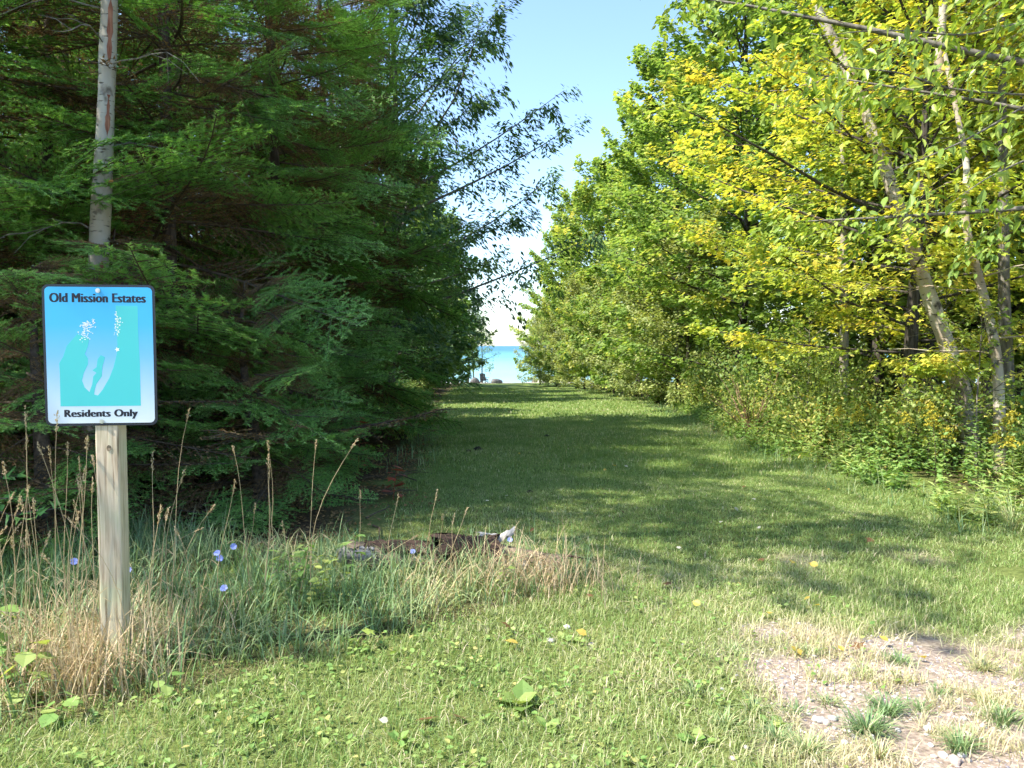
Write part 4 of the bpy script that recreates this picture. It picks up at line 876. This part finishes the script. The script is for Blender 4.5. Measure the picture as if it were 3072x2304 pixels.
# ------------------------------------------------------------------ the rotten log
def build_log():
    cx, cy_ = -.42, 5.0; z0 = gzf(cx, cy_)
    e = tag(empty('rotten_log', (cx, cy_, z0 + .0), R(-6), .9), 'rotten birch log with torn white bark lying in the tall grass', 'log')
    dark = noisy('rotten_wood', [(.3, (.012, .008, .006)), (.6, (.05, .03, .022)), (.8, (.14, .09, .06))], 18, (.6, 3, 3), bump=.9)
    tan = noisy('torn_wood', [(.3, (.09, .065, .045)), (.7, (.27, .21, .15))], 16, (.5, 4, 4), bump=.7)
    wb = birch_mat('log_birch_bark', (.40, .39, .37), (.07, .06, .05), (.27, .24, .21), 40)
    g = np.random.default_rng(3)
    def shell(x0, x1, r, a0, a1, m, name, th=.012, jag=.03, zc=.07, n=16, k=10):
        b = MB(); xs = np.linspace(x0, x1, n); V = []
        for side in (0, 1):
            for i, x in enumerate(xs):
                j0, j1 = g.normal(0, jag), g.normal(0, jag)
                for q in range(k):
                    a = a0 + j0 * 6 + (a1 - a0 + (j1 - j0) * 6) * q / (k - 1); rr = r * (1 + .08 * math.sin(x * 9 + q) + g.normal(0, .02)) - th * side
                    xj = x + (g.normal(0, jag) if i in (0, n - 1) else 0) * (1 - side)
                    V.append((xj, math.cos(a) * rr, zc + math.sin(a) * rr))
        f = [[s * n * k + i * k + q, s * n * k + (i + 1) * k + q, s * n * k + (i + 1) * k + q + 1, s * n * k + i * k + q + 1] for s in (0, 1) for i in range(n - 1) for q in range(k - 1)]
        f += [[i * k + q, (i + 1) * k + q, n * k + (i + 1) * k + q, n * k + i * k + q] for i in range(n - 1) for q in (0, k - 1)]
        f += [[i * k + q, i * k + q + 1, n * k + i * k + q + 1, n * k + i * k + q] for i in (0, n - 1) for q in range(k - 1)]
        b.add(V, f); return obj(name, b.build(name, [m], True), e)
    b = MB(); xs = np.linspace(-.75, .85, 22)
    b.tube(np.stack([xs, .03 * np.sin(xs * 4), .075 + .02 * np.sin(xs * 5)], 1), .085 + .02 * np.sin(xs * 7), 11, wob=.10); obj('heartwood', b.build('heartwood', [tan], True), e)
    shell(-.10, .36, .15, R(20), R(165), dark, 'rotten_shell', .02, .05, .10)
    shell(-.62, -.14, .12, R(35), R(140), dark, 'rotten_shell', .015, .03, .07)
    shell(-.78, -.52, .125, R(150), R(275), wb, 'bark_flap', .006, .02, .10)
    shell(.42, .58, .12, R(170), R(260), wb, 'bark_flap', .006, .02, .09)
    for (x, y, z, w, h, rx, ry) in ((.42, .02, .255, .17, .055, R(55), R(-28)), (.66, -.10, .05, .06, .12, R(80), R(25)), (-.22, -.05, .15, .10, .05, R(35), R(5)), (.28, .04, .245, .12, .04, R(25), R(6))):
        bm = bmesh.new(); bmesh.ops.create_grid(bm, x_segments=8, y_segments=5, size=.5)
        for v in bm.verts:
            v.co = Vector((v.co.x * w * (1 + .2 * g.normal()) if abs(v.co.x) > .49 else v.co.x * w, v.co.y * h * (1 + .25 * g.normal() * (abs(v.co.y) > .49)), .25 * h * math.cos(v.co.y * 3) + g.normal(0, .002)))
        r_ = bmesh.ops.solidify(bm, geom=bm.faces[:], thickness=.005)
        me = bpy.data.meshes.new('bark_flap'); bm.to_mesh(me); bm.free(); me.materials.append(wb); obj('bark_flap', me, e, (x, y, z), (rx, ry, .1))
    for k in range(9):
        b = MB(); a = g.uniform(-.4, .4); ln = g.uniform(.12, .35); b.tube([(0, 0, 0), (ln * .5, 0, .01), (ln, 0, g.normal(0, .02))], [.009, .008, .003], 5, wob=.2)
        obj('splinter', b.build('splinter', [dark if k % 2 else tan], False), e, (g.uniform(-.8, .8), g.uniform(-.2, .1), g.uniform(.03, .16)), (0, 0, a))
    b = MB(); b.tube([(0, 0, .08), (-.12, 0, .085), (-.25, .02, .075), (-.42, .03, .06)], [.022, .018, .014, .006], 7, wob=.1); obj('broken_branch', b.build('broken_branch', [dark], True), e, (-.25, -.02, .06))
build_log()

# ------------------------------------------------------------------ dry seed stalks
def stalk(hx, hy, bx, depth, seed, head=1):
    g = np.random.default_rng(seed)
    tip = at(hx, hy, depth); foot = at(bx, 1900, depth); fz = gzf(foot.x, depth)
    e = tag(empty('seed_stalk', (foot.x, depth, fz)), None, 'grass stalk')
    d = np.array([tip.x - foot.x, g.normal(0, .05), tip.z - fz]); q = np.linspace(0, 1, 9)
    bow = g.normal(0, .035)
    P = np.stack([d[0] * q ** 1.8 + bow * np.sin(q * math.pi) + .012 * np.sin(q * 6 + seed), d[1] * q + g.normal(0, .05) * q * q, d[2] * (q + .12 * q * (1 - q)) - .02 * (q == 0)], 1)
    b = MB(); b.tube(P, np.linspace(.0021, .0011, 9), 4, tone=.4)
    P2 = P[3] + np.stack([np.linspace(0, .1, 4) * g.choice([-1, 1]), np.zeros(4), np.linspace(0, .12, 4) - np.linspace(0, .3, 4) ** 2 * 1.2], 1)
    b.add(np.stack([P2 - [.003, 0, 0], P2 + [.003, 0, 0]], 1).reshape(-1, 3), [[0, 1, 3, 2], [2, 3, 5, 4], [4, 5, 7, 6]], 0, .6)
    obj('stem', b.build('stem', [M_straw]), e)
    h = MB(); n = 48; L = g.uniform(.045, .09); ax_ = unit(P[-1] - P[-2]); t = g.uniform(0, 1, n)
    lump = .0034 * (1 + .6 * np.sin(t * 14 + seed)) * np.sin(math.pi * np.clip(t, .05, .98)) ** .5
    o = P[-1] - ax_ * (L * .6) + ax_ * (L * t)[:, None] + g.normal(0, 1, (n, 3)) * lump[:, None]
    h.cards(o, ax_ + g.normal(0, .35, (n, 3)), g.normal(0, 1, (n, 3)), g.uniform(.008, .013, n), LANCE, 0, g.random(n), 1.8)
    obj('seed_head', h.build('seed_head', [M_straw]), e)
    return e
stalks = [(82, 1245, 100, 3.2), (168, 1262, 195, 3.15), (118, 1318, 160, 3.5), (140, 1340, 175, 3.3), (180, 1350, 215, 3.6), (192, 1345, 205, 3.4), (258, 1330, 245, 3.1), (255, 1385, 250, 3.7), (424, 1395, 412, 3.3), (522, 1252, 500, 3.6),
          (535, 1425, 520, 3.5), (695, 1350, 745, 4.1), (703, 1455, 660, 4.0), (820, 1330, 800, 4.2), (803, 1385, 795, 4.1), (818, 1410, 812, 4.3), (943, 1335, 890, 4.2), (1040, 1340, 930, 4.1), (30, 1400, 60, 3.3), (60, 1480, 40, 3.1),
          (100, 1520, 120, 3.2), (330, 1480, 300, 3.6), (460, 1560, 440, 3.5), (1285, 1600, 1300, 4.6), (1330, 1530, 1335, 4.7), (1190, 1500, 1185, 4.6), (1090, 1480, 1080, 4.5), (1365, 1560, 1350, 4.6), (15, 1550, 30, 3.1), (215, 1560, 225, 3.3), (1300, 1490, 1300, 4.9)]
g2_ = np.random.default_rng(77)
for k in range(34):
    hx = g2_.uniform(-10, 300) if k < 20 else g2_.uniform(300, 1400)
    stalks.append((hx, g2_.uniform(1380, 1700) if k < 20 else g2_.uniform(1500, 1760), hx + g2_.normal(0, 60), g2_.uniform(3.0, 3.8) if hx < 600 else g2_.uniform(3.9, 5.0)))
for i, (a, b_, c, d) in enumerate(stalks):
    o = stalk(a, b_, c, d, 60 + i)
    near_sign = a < 560
    tag(o, 'dry tan grass stalk with a seed head beside the sign post' if near_sign else ('dry tan grass stalk with a seed head in front of the dark firs' if a < 1060 else 'dry tan grass stalk standing up around the rotten log'), None,
        'seed stalks by the sign' if near_sign else ('seed stalks before the firs' if a < 1060 else 'seed stalks by the log'))
# dry leaf litter of straw round the post
b = MB(); n = 1700; x = np.concatenate([rng.normal(-2.0, .3, n - 600), rng.normal(.1, .25, 600)]); y = np.concatenate([rng.normal(3.55, .28, n - 600), rng.normal(4.6, .2, 600)])
P = np.stack([x, y, gz(x, y)], 1); ribbons(b, P, rng.uniform(0, 6.28, n), rng.uniform(.12, .42, n), rng.uniform(.002, .005, n), rng.uniform(.1, 1.2, n), rng.random(n), 0, 4)
x = -1.77 + rng.normal(0, .13, 250); y = 3.16 + rng.normal(0, .09, 250); P = np.stack([x, y, gz(x, y)], 1)
ribbons(b, P, rng.uniform(0, 6.28, 250), rng.uniform(.2, .46, 250), rng.uniform(.003, .006, 250), rng.uniform(.1, .8, 250), rng.random(250), 0, 4)
tag(obj('straw_grass', b.build('straw_grass', [M_straw])), 'dry straw-coloured grass round the post and at the log end', 'dry grass', None, 'stuff')

# ------------------------------------------------------------------ chicory, broadleaf plants, seedlings
def chicory(px, py, depth, seed, bx=None):
    g = np.random.default_rng(seed); p = at(px, py, depth); x0 = p.x + g.normal(0, .04); z0 = gzf(x0, depth)
    e = tag(empty('chicory', (x0, depth, z0)), 'blue chicory flower on a thin stem in the tall grass' if px < 1000 else 'blue chicory flower on a thin stem beside the rotten log', 'flower', 'chicory by the sign' if px < 1000 else 'chicory by the log')
    d = np.array([p.x - x0, 0, p.z - z0]); q = np.linspace(0, 1, 6)
    b = MB(); b.tube(np.stack([d[0] * q ** 2, .02 * np.sin(3 * q), d[2] * q], 1), np.linspace(.0028, .0015, 6), 4, tone=.3); obj('stem', b.build('stem', [M_weed]), e)
    pet = MB(); n = 15; a = np.arange(n) / n * 6.283 + g.normal(0, .08, n)
    tilt = Euler((R(g.uniform(35, 70)), 0, R(g.normal(0, 25)))).to_matrix()
    Dv = np.stack([np.cos(a), np.sin(a), np.full(n, .25)], 1) @ np.array(tilt).T; Nv = np.tile(np.array(tilt) @ np.array([0, 0, 1.]), (n, 1))
    PET = T([(-.04, .1, 0), (.04, .1, 0), (.17, .85, .03), (.08, 1, 0), (-.08, 1, 0), (-.17, .85, .03)], [[0, 1, 2], [0, 2, 5], [5, 2, 3], [5, 3, 4]])
    c = np.tile(d + [0, .0, 0], (n, 1)); pet.cards(c, Dv, Nv, .019, PET, 0, g.random(n), 1.0)
    h = obj('flower_head', pet.build('flower_head', [M_blue]), e)
    k = MB(); k.cards(np.tile(d, (10, 1)), g.normal(0, 1, (10, 3)), g.normal(0, 1, (10, 3)), .006, LEAF2, 0, .2); obj('flower_centre', k.build('flower_centre', [M_blue]), h)
for i, (px, py, d) in enumerate([(652, 1660, 4.0), (660, 1675, 4.02), (672, 1765, 3.7), (1530, 1620, 5.1), (1238, 1655, 4.9), (1668, 1698, 4.9), (383, 1710, 3.9), (222, 1685, 3.7), (700, 1640, 4.2)]): chicory(px, py, d, 300 + i)

def leafy(name, label, cat, x, y, H, leaves, tmpl, m, spread, seed, group=None, wide=1.3, stem=True, zo=0.0):
    """a stem with leaves that can be told apart: each leaf its own part"""
    g = np.random.default_rng(seed); z0 = gzf(x, y); e = tag(empty(name, (x, y, z0)), label, cat, group)
    lm = []
    for tn in (.35, .55, .75):
        b = MB(); b.cards(np.zeros((1, 3)), np.array([[1., 0, -.12]]), np.array([[0, 0, 1.]]), 1.0, tmpl, 0, tn, wide); lm.append(b.build('leaf', [m]))
    if stem:
        b = MB(); q = np.linspace(0, 1, 6); P = np.stack([.04 * q ** 2, .03 * np.sin(3 * q), H * q - .02], 1); b.tube(P, np.linspace(.004, .002, 6), 5, tone=.4); obj('stem', b.build('stem', [m]), e)
    for k in range(leaves):
        t = (k + .5) / leaves; az = k * 2.4 + g.normal(0, .3); s = spread * g.uniform(.7, 1.15)
        off = s * .35 if stem else .01
        pet = MB()
        l = obj('leaf', lm[g.integers(3)], e, (.04 * t * t + math.cos(az) * off, .03 * math.sin(3 * t) + math.sin(az) * off, H * (.12 + .88 * t) if stem else .01), (g.normal(0, .2), R(g.uniform(-30, 25)) if stem else -R(g.uniform(15, 55)), az), s)
        if stem:
            pet.tube([(0, 0, 0), (-off / s, 0, -.06)], [.02, .02], 3); obj('leaf_stalk', pet.build('leaf_stalk', [M_twig]), l)
    return e
def gp(px, py):
    """ground point under a picture position"""
    d = 3.0
    for _ in range(30):
        p = at(px, py, d); d += (p.z - gzf(p.x, p.y)) * 1.2
    return at(px, py, d)
p = gp(60, 2120); leafy('broadleaf_plant', 'broad-leaved green vine at the corner of the tall grass', 'plant', p.x, p.y, .26, 12, LEAF6, M_weed, .085, 1, wide=1.9)
p = gp(160, 2180); leafy('broadleaf_plant', 'low plant with rounded green leaves before the tall grass', 'plant', p.x, p.y, .12, 7, LEAF6, M_weed, .075, 2, wide=2.0)
p = gp(-40, 2060); leafy('broadleaf_plant', 'tall broad-leaved vine climbing at the grass edge', 'plant', p.x, p.y, .36, 14, LEAF6, M_weed, .085, 3, wide=1.8)
p = gp(330, 2010); leafy('broadleaf_plant', 'small three-leaved plant at the foot of the sign post', 'plant', p.x, p.y, .20, 6, LEAF6, M_weed, .06, 4, wide=1.7)
p = gp(480, 2110); leafy('broadleaf_plant', 'single round-leaved weed in front of the sign grass', 'plant', p.x, p.y, .13, 5, LEAF6, M_weed, .055, 5, wide=1.9)
M_red = leafmat('red_leaf', [(0, (.20, .03, .02)), (1, (.42, .09, .05))])
for px, py, hh in ((1075, 1420, .75), (1180, 1500, .35)):
    p = gp(px, py); leafy('red_seedling', 'small seedling with red leaves among the low fir boughs', 'seedling', p.x, p.y, hh, 12, MAPLE5, M_red, .11, 33, 'red seedlings by the firs')
p = gp(1550, 2125); leafy('dock_rosette', 'rosette of broad dock leaves in the mown grass', 'plant', p.x, p.y, .08, 8, LEAF6, M_green, .105, 6, None, 1.7, False)
p = gp(1050, 1790); leafy('maple_seedling', 'maple seedling with pale lobed leaves above the log grass', 'seedling', p.x, p.y, .38, 6, MAPLE, M_weed, .075, 7)
p = gp(900, 1800); leafy('leafy_weed', 'bushy pale green weed behind the tall grass', 'plant', p.x, p.y, .32, 34, LEAF6, M_weed, .06, 8)
p = gp(840, 1790); leafy('leafy_weed', 'feathery pale weed beside the bushy weed', 'plant', p.x, p.y, .27, 24, LANCE, M_weed, .09, 9)
p = gp(960, 1830); leafy('leafy_weed', 'yellow-green weed leaning against the white log bark', 'plant', p.x, p.y, .30, 26, LEAF6, M_bush, .055, 10)
p = gp(1060, 1960); leafy('maple_seedling', 'tiny maple seedling at the front of the tall grass', 'seedling', p.x, p.y, .10, 4, MAPLE, M_maple_g, .06, 11)
p = gp(1500, 1790); leafy('leafy_weed', 'small yellow-green weed growing from the log', 'plant', p.x, p.y, .18, 10, LEAF6, M_bush, .045, 12)
for i, (px, py) in enumerate([(2310, 2185), (1690, 1930), (760, 2180), (1180, 2240), (1640, 2200), (2080, 2240)]):
    p = gp(px, py); leafy('turf_weed', 'flat broad-leaved weed in the worn turf', 'plant', p.x, p.y, .03, 6, LEAF6, M_weed, .05, 20 + i, 'flat weeds in the turf', 1.6, False)

# ------------------------------------------------------------------ grass tufts on the gravel, pale clump, stones, fallen leaves
def tuft(label, px, py, n, ln, tone, seed, group=None, spread=.03, name='grass_tuft'):
    p = gp(px, py); g = np.random.default_rng(seed); b = MB()
    a = g.uniform(0, 6.28, n); r_ = np.abs(g.normal(0, spread, n)); P = np.stack([np.cos(a) * r_, np.sin(a) * r_, np.zeros(n) - .01], 1)
    ribbons(b, P, a + g.normal(0, .5, n), g.uniform(.5, 1, n) * ln, g.uniform(.003, .0055, n), g.uniform(.3, 1.2, n), np.clip(tone + g.normal(0, .15, n), 0, 1))
    tag(obj(name, b.build(name, [M_tall]), None, (p.x, p.y, gzf(p.x, p.y))), label, 'grass', group)
for i, (px, py, n, ln, tn) in enumerate([(2660, 2140, 150, .13, .3), (2600, 2200, 190, .15, .33), (2260, 2130, 90, .09, .45), (2820, 2085, 70, .08, .35), (3010, 2170, 120, .13, .35), (2480, 2110, 70, .08, .6), (2420, 1960, 90, .09, .55), (2700, 1990, 100, .10, .4),
                                       (2950, 2010, 140, .11, .7), (2960, 2110, 100, .09, .75), (2180, 2180, 90, .10, .55), (2330, 2220, 110, .10, .45), (2200, 1960, 80, .09, .5), (2880, 2250, 130, .13, .4), (2420, 2260, 120, .13, .6), (2760, 2130, 60, .08, .4), (2390, 2140, 60, .08, .35), (2590, 2020, 60, .07, .55), (2080, 2080, 90, .09, .5), (2640, 2270, 110, .11, .75)]):
    tuft('loose grass tuft growing out of the bare gravel', px, py, n, ln, tn, 400 + i, 'grass tufts on the gravel')
tuft('pale arching clump of long grass at the corner of the weed bed', 3040, 1590, 220, .55, .6, 450, None, .09, 'grass_clump')
tuft('second pale grass clump below the goldenrod', 2960, 1530, 160, .45, .5, 451, None, .08, 'grass_clump')

stone_m = [noisy('grey_stone', [(.3, (.30, .29, .29)), (.7, (.52, .50, .48))], 12), noisy('pink_stone', [(.3, (.38, .30, .26)), (.7, (.58, .48, .43))], 12), noisy('white_stone', [(.3, (.6, .58, .55)), (.7, (.78, .76, .73))], 10)]
def rock_mesh(seed, m, name='stone', sub=2, rough=.22):
    bm = bmesh.new(); bmesh.ops.create_icosphere(bm, subdivisions=sub, radius=1.0); g = np.random.default_rng(seed)
    ph = g.uniform(0, 6, 9)
    for v in bm.verts:
        c = v.co; k = 1 + rough * (math.sin(2.1 * c.x + ph[0]) * math.sin(2.3 * c.y + ph[1]) + .6 * math.sin(4.2 * c.z + ph[2]) * math.sin(3.7 * c.x + ph[3])) + g.normal(0, rough * .12)
        v.co = Vector((c.x * k, c.y * k * .8, c.z * k * .6))
    me = bpy.data.meshes.new(name); bm.to_mesh(me); bm.free(); me.materials.append(m)
    for q in me.polygons: q.use_smooth = True
    return me
ST = [rock_mesh(i, stone_m[i % 3]) for i in range(6)]
g = np.random.default_rng(8)
spots = [(2460, 2165, .022), (2480, 2172, .02), (2445, 2160, .016), (2500, 2160, .02), (2862, 2288, .028), (2830, 2270, .018), (2885, 2270, .016), (2905, 2212, .024), (2785, 2190, .02), (2560, 2010, .015), (2345, 2060, .014), (1700, 1885, .02), (1655, 1925, .022), (1775, 1935, .018), (2340, 1860, .012)]
spots += [(g.uniform(2150, 3050), g.uniform(2020, 2290), g.uniform(.007, .015)) for _ in range(60)]
for i, (px, py, s) in enumerate(spots):
    p = gp(px, py)
    lab = ('grey stone lying on the bare gravel', 'pinkish stone lying on the bare gravel', 'white stone lying on the bare gravel')[i % 3]
    o = obj('stone', ST[i % 6], None, (p.x, p.y, gzf(p.x, p.y) + s * .25), (0, 0, g.uniform(0, 6)), s); tag(o, lab, 'stone', ('grey stones', 'pinkish stones', 'white stones')[i % 3])
b = MB(); x, y = scatter(24000, 0, 3.4, 2.1, 5.2, lambda x, y: gravel_mask(x, y) ** 1.5 * (vnoise(x, y, .3, 61) > .3)); n = len(x)
OCT = np.array([(1, 0, 0), (-1, 0, 0), (0, 1, 0), (0, -1, 0), (0, 0, .6), (0, 0, -.6)], float); OF = np.array([[0, 2, 4], [2, 1, 4], [1, 3, 4], [3, 0, 4]])
s = rng.lognormal(math.log(.0048), .4, n).clip(.002, .013); a = rng.uniform(0, 6.28, n)
Vx = (OCT[None] * (1 + rng.normal(0, .2, (n, 6, 1)))) * s[:, None, None]; ca, sa = np.cos(a)[:, None], np.sin(a)[:, None]
V = np.stack([Vx[..., 0] * ca - Vx[..., 1] * sa, Vx[..., 0] * sa + Vx[..., 1] * ca, Vx[..., 2]], -1) + np.stack([x, y, gz(x, y) + s * .15], 1)[:, None]
b.add(V.reshape(-1, 3), (OF[None] + (np.arange(n) * 6)[:, None, None]).reshape(-1, 3), 0, np.repeat(rng.random(n), 4))
m, nt, nd, lk, p_ = mat('gravel_mix'); at_n = nd.new('ShaderNodeAttribute'); at_n.attribute_name = 'tone'
r_ = ramp(nd, [(0, (.16, .155, .18)), (.3, (.27, .22, .205)), (.6, (.38, .32, .295)), (1, (.56, .52, .50))]); lk.new(at_n.outputs['Fac'], r_.inputs[0]); lk.new(r_.outputs[0], p_.inputs['Base Color']); p_.inputs['Roughness'].default_value = .85
tag(obj('gravel', b.build('gravel', [m])), 'fine pinkish gravel on the worn drive', 'gravel', None, 'stuff')

fl_m = [leafmat('fallen_yellow', [(0, (.45, .34, .06)), (1, (.6, .45, .12))]), leafmat('fallen_brown', [(0, (.14, .075, .035)), (1, (.25, .14, .07))]), leafmat('fallen_pale', [(0, (.45, .44, .36)), (1, (.6, .58, .5))])]
FL = []
for k in range(3):
    b = MB(); b.cards(np.zeros((1, 3)), np.array([[1., 0, .1]]), np.array([[.1, .2, 1.]]), 1.0, (LEAF6, MAPLE, LEAF6)[k], 0, .5, 1.6); FL.append(b.build('fallen_leaf', [fl_m[k]]))
for i in range(70):
    if i < 12: px, py = [(2440, 1835), (1270, 2185), (1165, 2190), (2530, 1975), (1995, 1770), (2165, 1575), (2760, 1990), (1360, 2170), (1610, 1700), (1760, 1925), (2280, 1690), (2040, 1660)][i]
    else: px, py = g.uniform(1350, 2700), 1240 + 780 * g.random() ** 1.5
    p = gp(px, py); s = g.uniform(.035, .07)
    if not (edge_l(p.y) < p.x < edge_r(p.y)): continue
    k = i % 3
    tag(obj('fallen_leaf', FL[k], None, (p.x, p.y, gzf(p.x, p.y) + .035), (g.normal(0, .3), g.normal(0, .3), g.uniform(0, 6)), s), ('yellow fallen leaf on the mown lawn', 'brown fallen leaf on the mown lawn', 'pale upturned leaf on the mown lawn')[k], 'leaf', ('yellow fallen leaves', 'brown fallen leaves', 'pale fallen leaves')[k])
clod_m = noisy('dark_clod', [(.3, (.02, .018, .014)), (.7, (.06, .05, .035))], 20)
CL = rock_mesh(91, clod_m, 'earth_clod', 2, .3)
for px, py, s in ((1432, 1348, .07), (1405, 1352, .04), (1640, 1303, .06), (1590, 1478, .03), (1995, 1768, .02)):
    p = gp(px, py); tag(obj('earth_clod', CL, None, (p.x, p.y, gzf(p.x, p.y) + s * .35), (0, 0, px), s), 'dark clod of earth lying on the shaded lawn', 'clod', 'earth clods on the lawn')

# dead leaf litter and sticks below the firs
b = MB(); x, y = scatter(16000, -5, 0, 5.3, 14, lambda x, y: litter_mask(x, y)); n = len(x); a = rng.uniform(0, 6.28, n)
b.cards(np.stack([x, y, gz(x, y) + rng.uniform(.003, .025, n)], 1), np.stack([np.cos(a), np.sin(a), rng.normal(0, .25, n)], 1), np.array([0, 0, 1.]) + rng.normal(0, .4, (n, 3)), rng.uniform(.02, .05, n), LEAF2, 0, rng.random(n), 1.3)
tag(obj('leaf_litter', b.build('leaf_litter', [M_dead])), 'brown leaf litter under the firs', 'leaf litter', None, 'stuff')
for i in range(14):
    y = g.uniform(6.2, 10); x = edge_l(y) - g.uniform(0, .9); ln = g.uniform(.25, .8); q = np.linspace(0, 1, 5)
    b = MB(); b.tube(np.stack([ln * q, .05 * np.sin(q * 5 + i), .012 + .02 * np.sin(q * 3)], 1), np.linspace(.009, .003, 5), 5, wob=.1)
    tag(obj('fallen_stick', b.build('fallen_stick', [M_twig]), None, (x, y, gzf(x, y)), (0, 0, g.uniform(0, 6))), 'thin dead stick lying on the litter below the firs', 'stick', 'sticks below the firs')

# ------------------------------------------------------------------ the lake end: chair, boulders, young trees
def chair():
    p = at(1453, 1146, 87.5); z0 = gzf(p.x, p.y)
    e = tag(empty('lawn_chair', (p.x, p.y, z0), R(160), 1.15), 'dark slatted lawn chair facing the lake', 'chair')
    wd = noisy('dark_chair_paint', [(.3, (.025, .03, .035)), (.7, (.06, .065, .07))], 10)
    for s in (-1, 1):
        b = MB(); b.box((s * .28, -.25, .2), (.05, .09, .42)); obj('leg', b.build('leg', [wd]), e)
        b = MB(); b.box((s * .28, .35, .13), (.05, .5, .09), rot=(R(-18), 0, 0)); obj('leg', b.build('leg', [wd]), e)
        b = MB(); b.box((s * .33, .02, .56), (.13, .75, .025)); obj('armrest', b.build('armrest', [wd]), e)
        b = MB(); b.box((s * .31, .28, .35), (.04, .06, .42)); obj('arm_post', b.build('arm_post', [wd]), e)
    for k in range(5):
        b = MB(); b.box((0, -.25 + .12 * k, .38 - .035 * k), (.54, .10, .022)); obj('seat_slat', b.build('seat_slat', [wd]), e)
    for k in range(6):
        u = (k - 2.5) / 2.5; b = MB(); b.box((u * .25, .42, .62), (.085, .022, .85 - .12 * abs(u)), rot=(R(-22), 0, 0)); obj('back_slat', b.build('back_slat', [wd]), e)
    b = MB(); b.box((0, .44, .55), (.56, .03, .06), rot=(R(-22), 0, 0)); obj('back_rail', b.build('back_rail', [wd]), e)
chair()
bm_ = noisy('boulder_stone', [(.3, (.06, .06, .06)), (.7, (.17, .165, .16))], 2.5)
for i, (px, d, s, lab) in enumerate([(1424, 87, (.52, .5, .85), 'dark upright boulder at the end of the lawn beside the chair'), (1490, 88, (.85, .7, .62), 'broad low boulder at the end of the lawn near the lake')]):
    p = at(px, 1148, d); tag(obj('boulder', rock_mesh(120 + i, bm_, 'boulder', 3, .12), None, (p.x, p.y, gzf(p.x, p.y) + .15), (0, 0, i), s), lab, 'boulder')
YT = decid(901, 8.0, 1.2, 1.9, LEAF2, .17, M_green, M_darkbark, nl=26, nt=7, nlf=16, tr=.08, tone=(.4, .2), flat=.5)
for i, (px, d) in enumerate([(1422, 90), (1445, 89), (1405, 92)]):
    p = at(px, 1148, d); place(YT, 'young_tree', 'slim young tree standing by the chair at the lake shore', 'tree', (p.x, p.y, gzf(p.x, p.y)), i * 2, 1.0, 'young trees at the shore')
for i, (px, d) in enumerate([(1640, 87), (1660, 88), (1620, 89), (1690, 86), (1605, 91)]):
    p = at(px, 1150, d); tag(obj('shore_rock', ST[i], None, (p.x, p.y, gzf(p.x, p.y) + .1), (0, 0, i), (.45, .4, .4)), 'pale shore rock at the lake end of the lawn', 'rock', 'pale shore rocks')
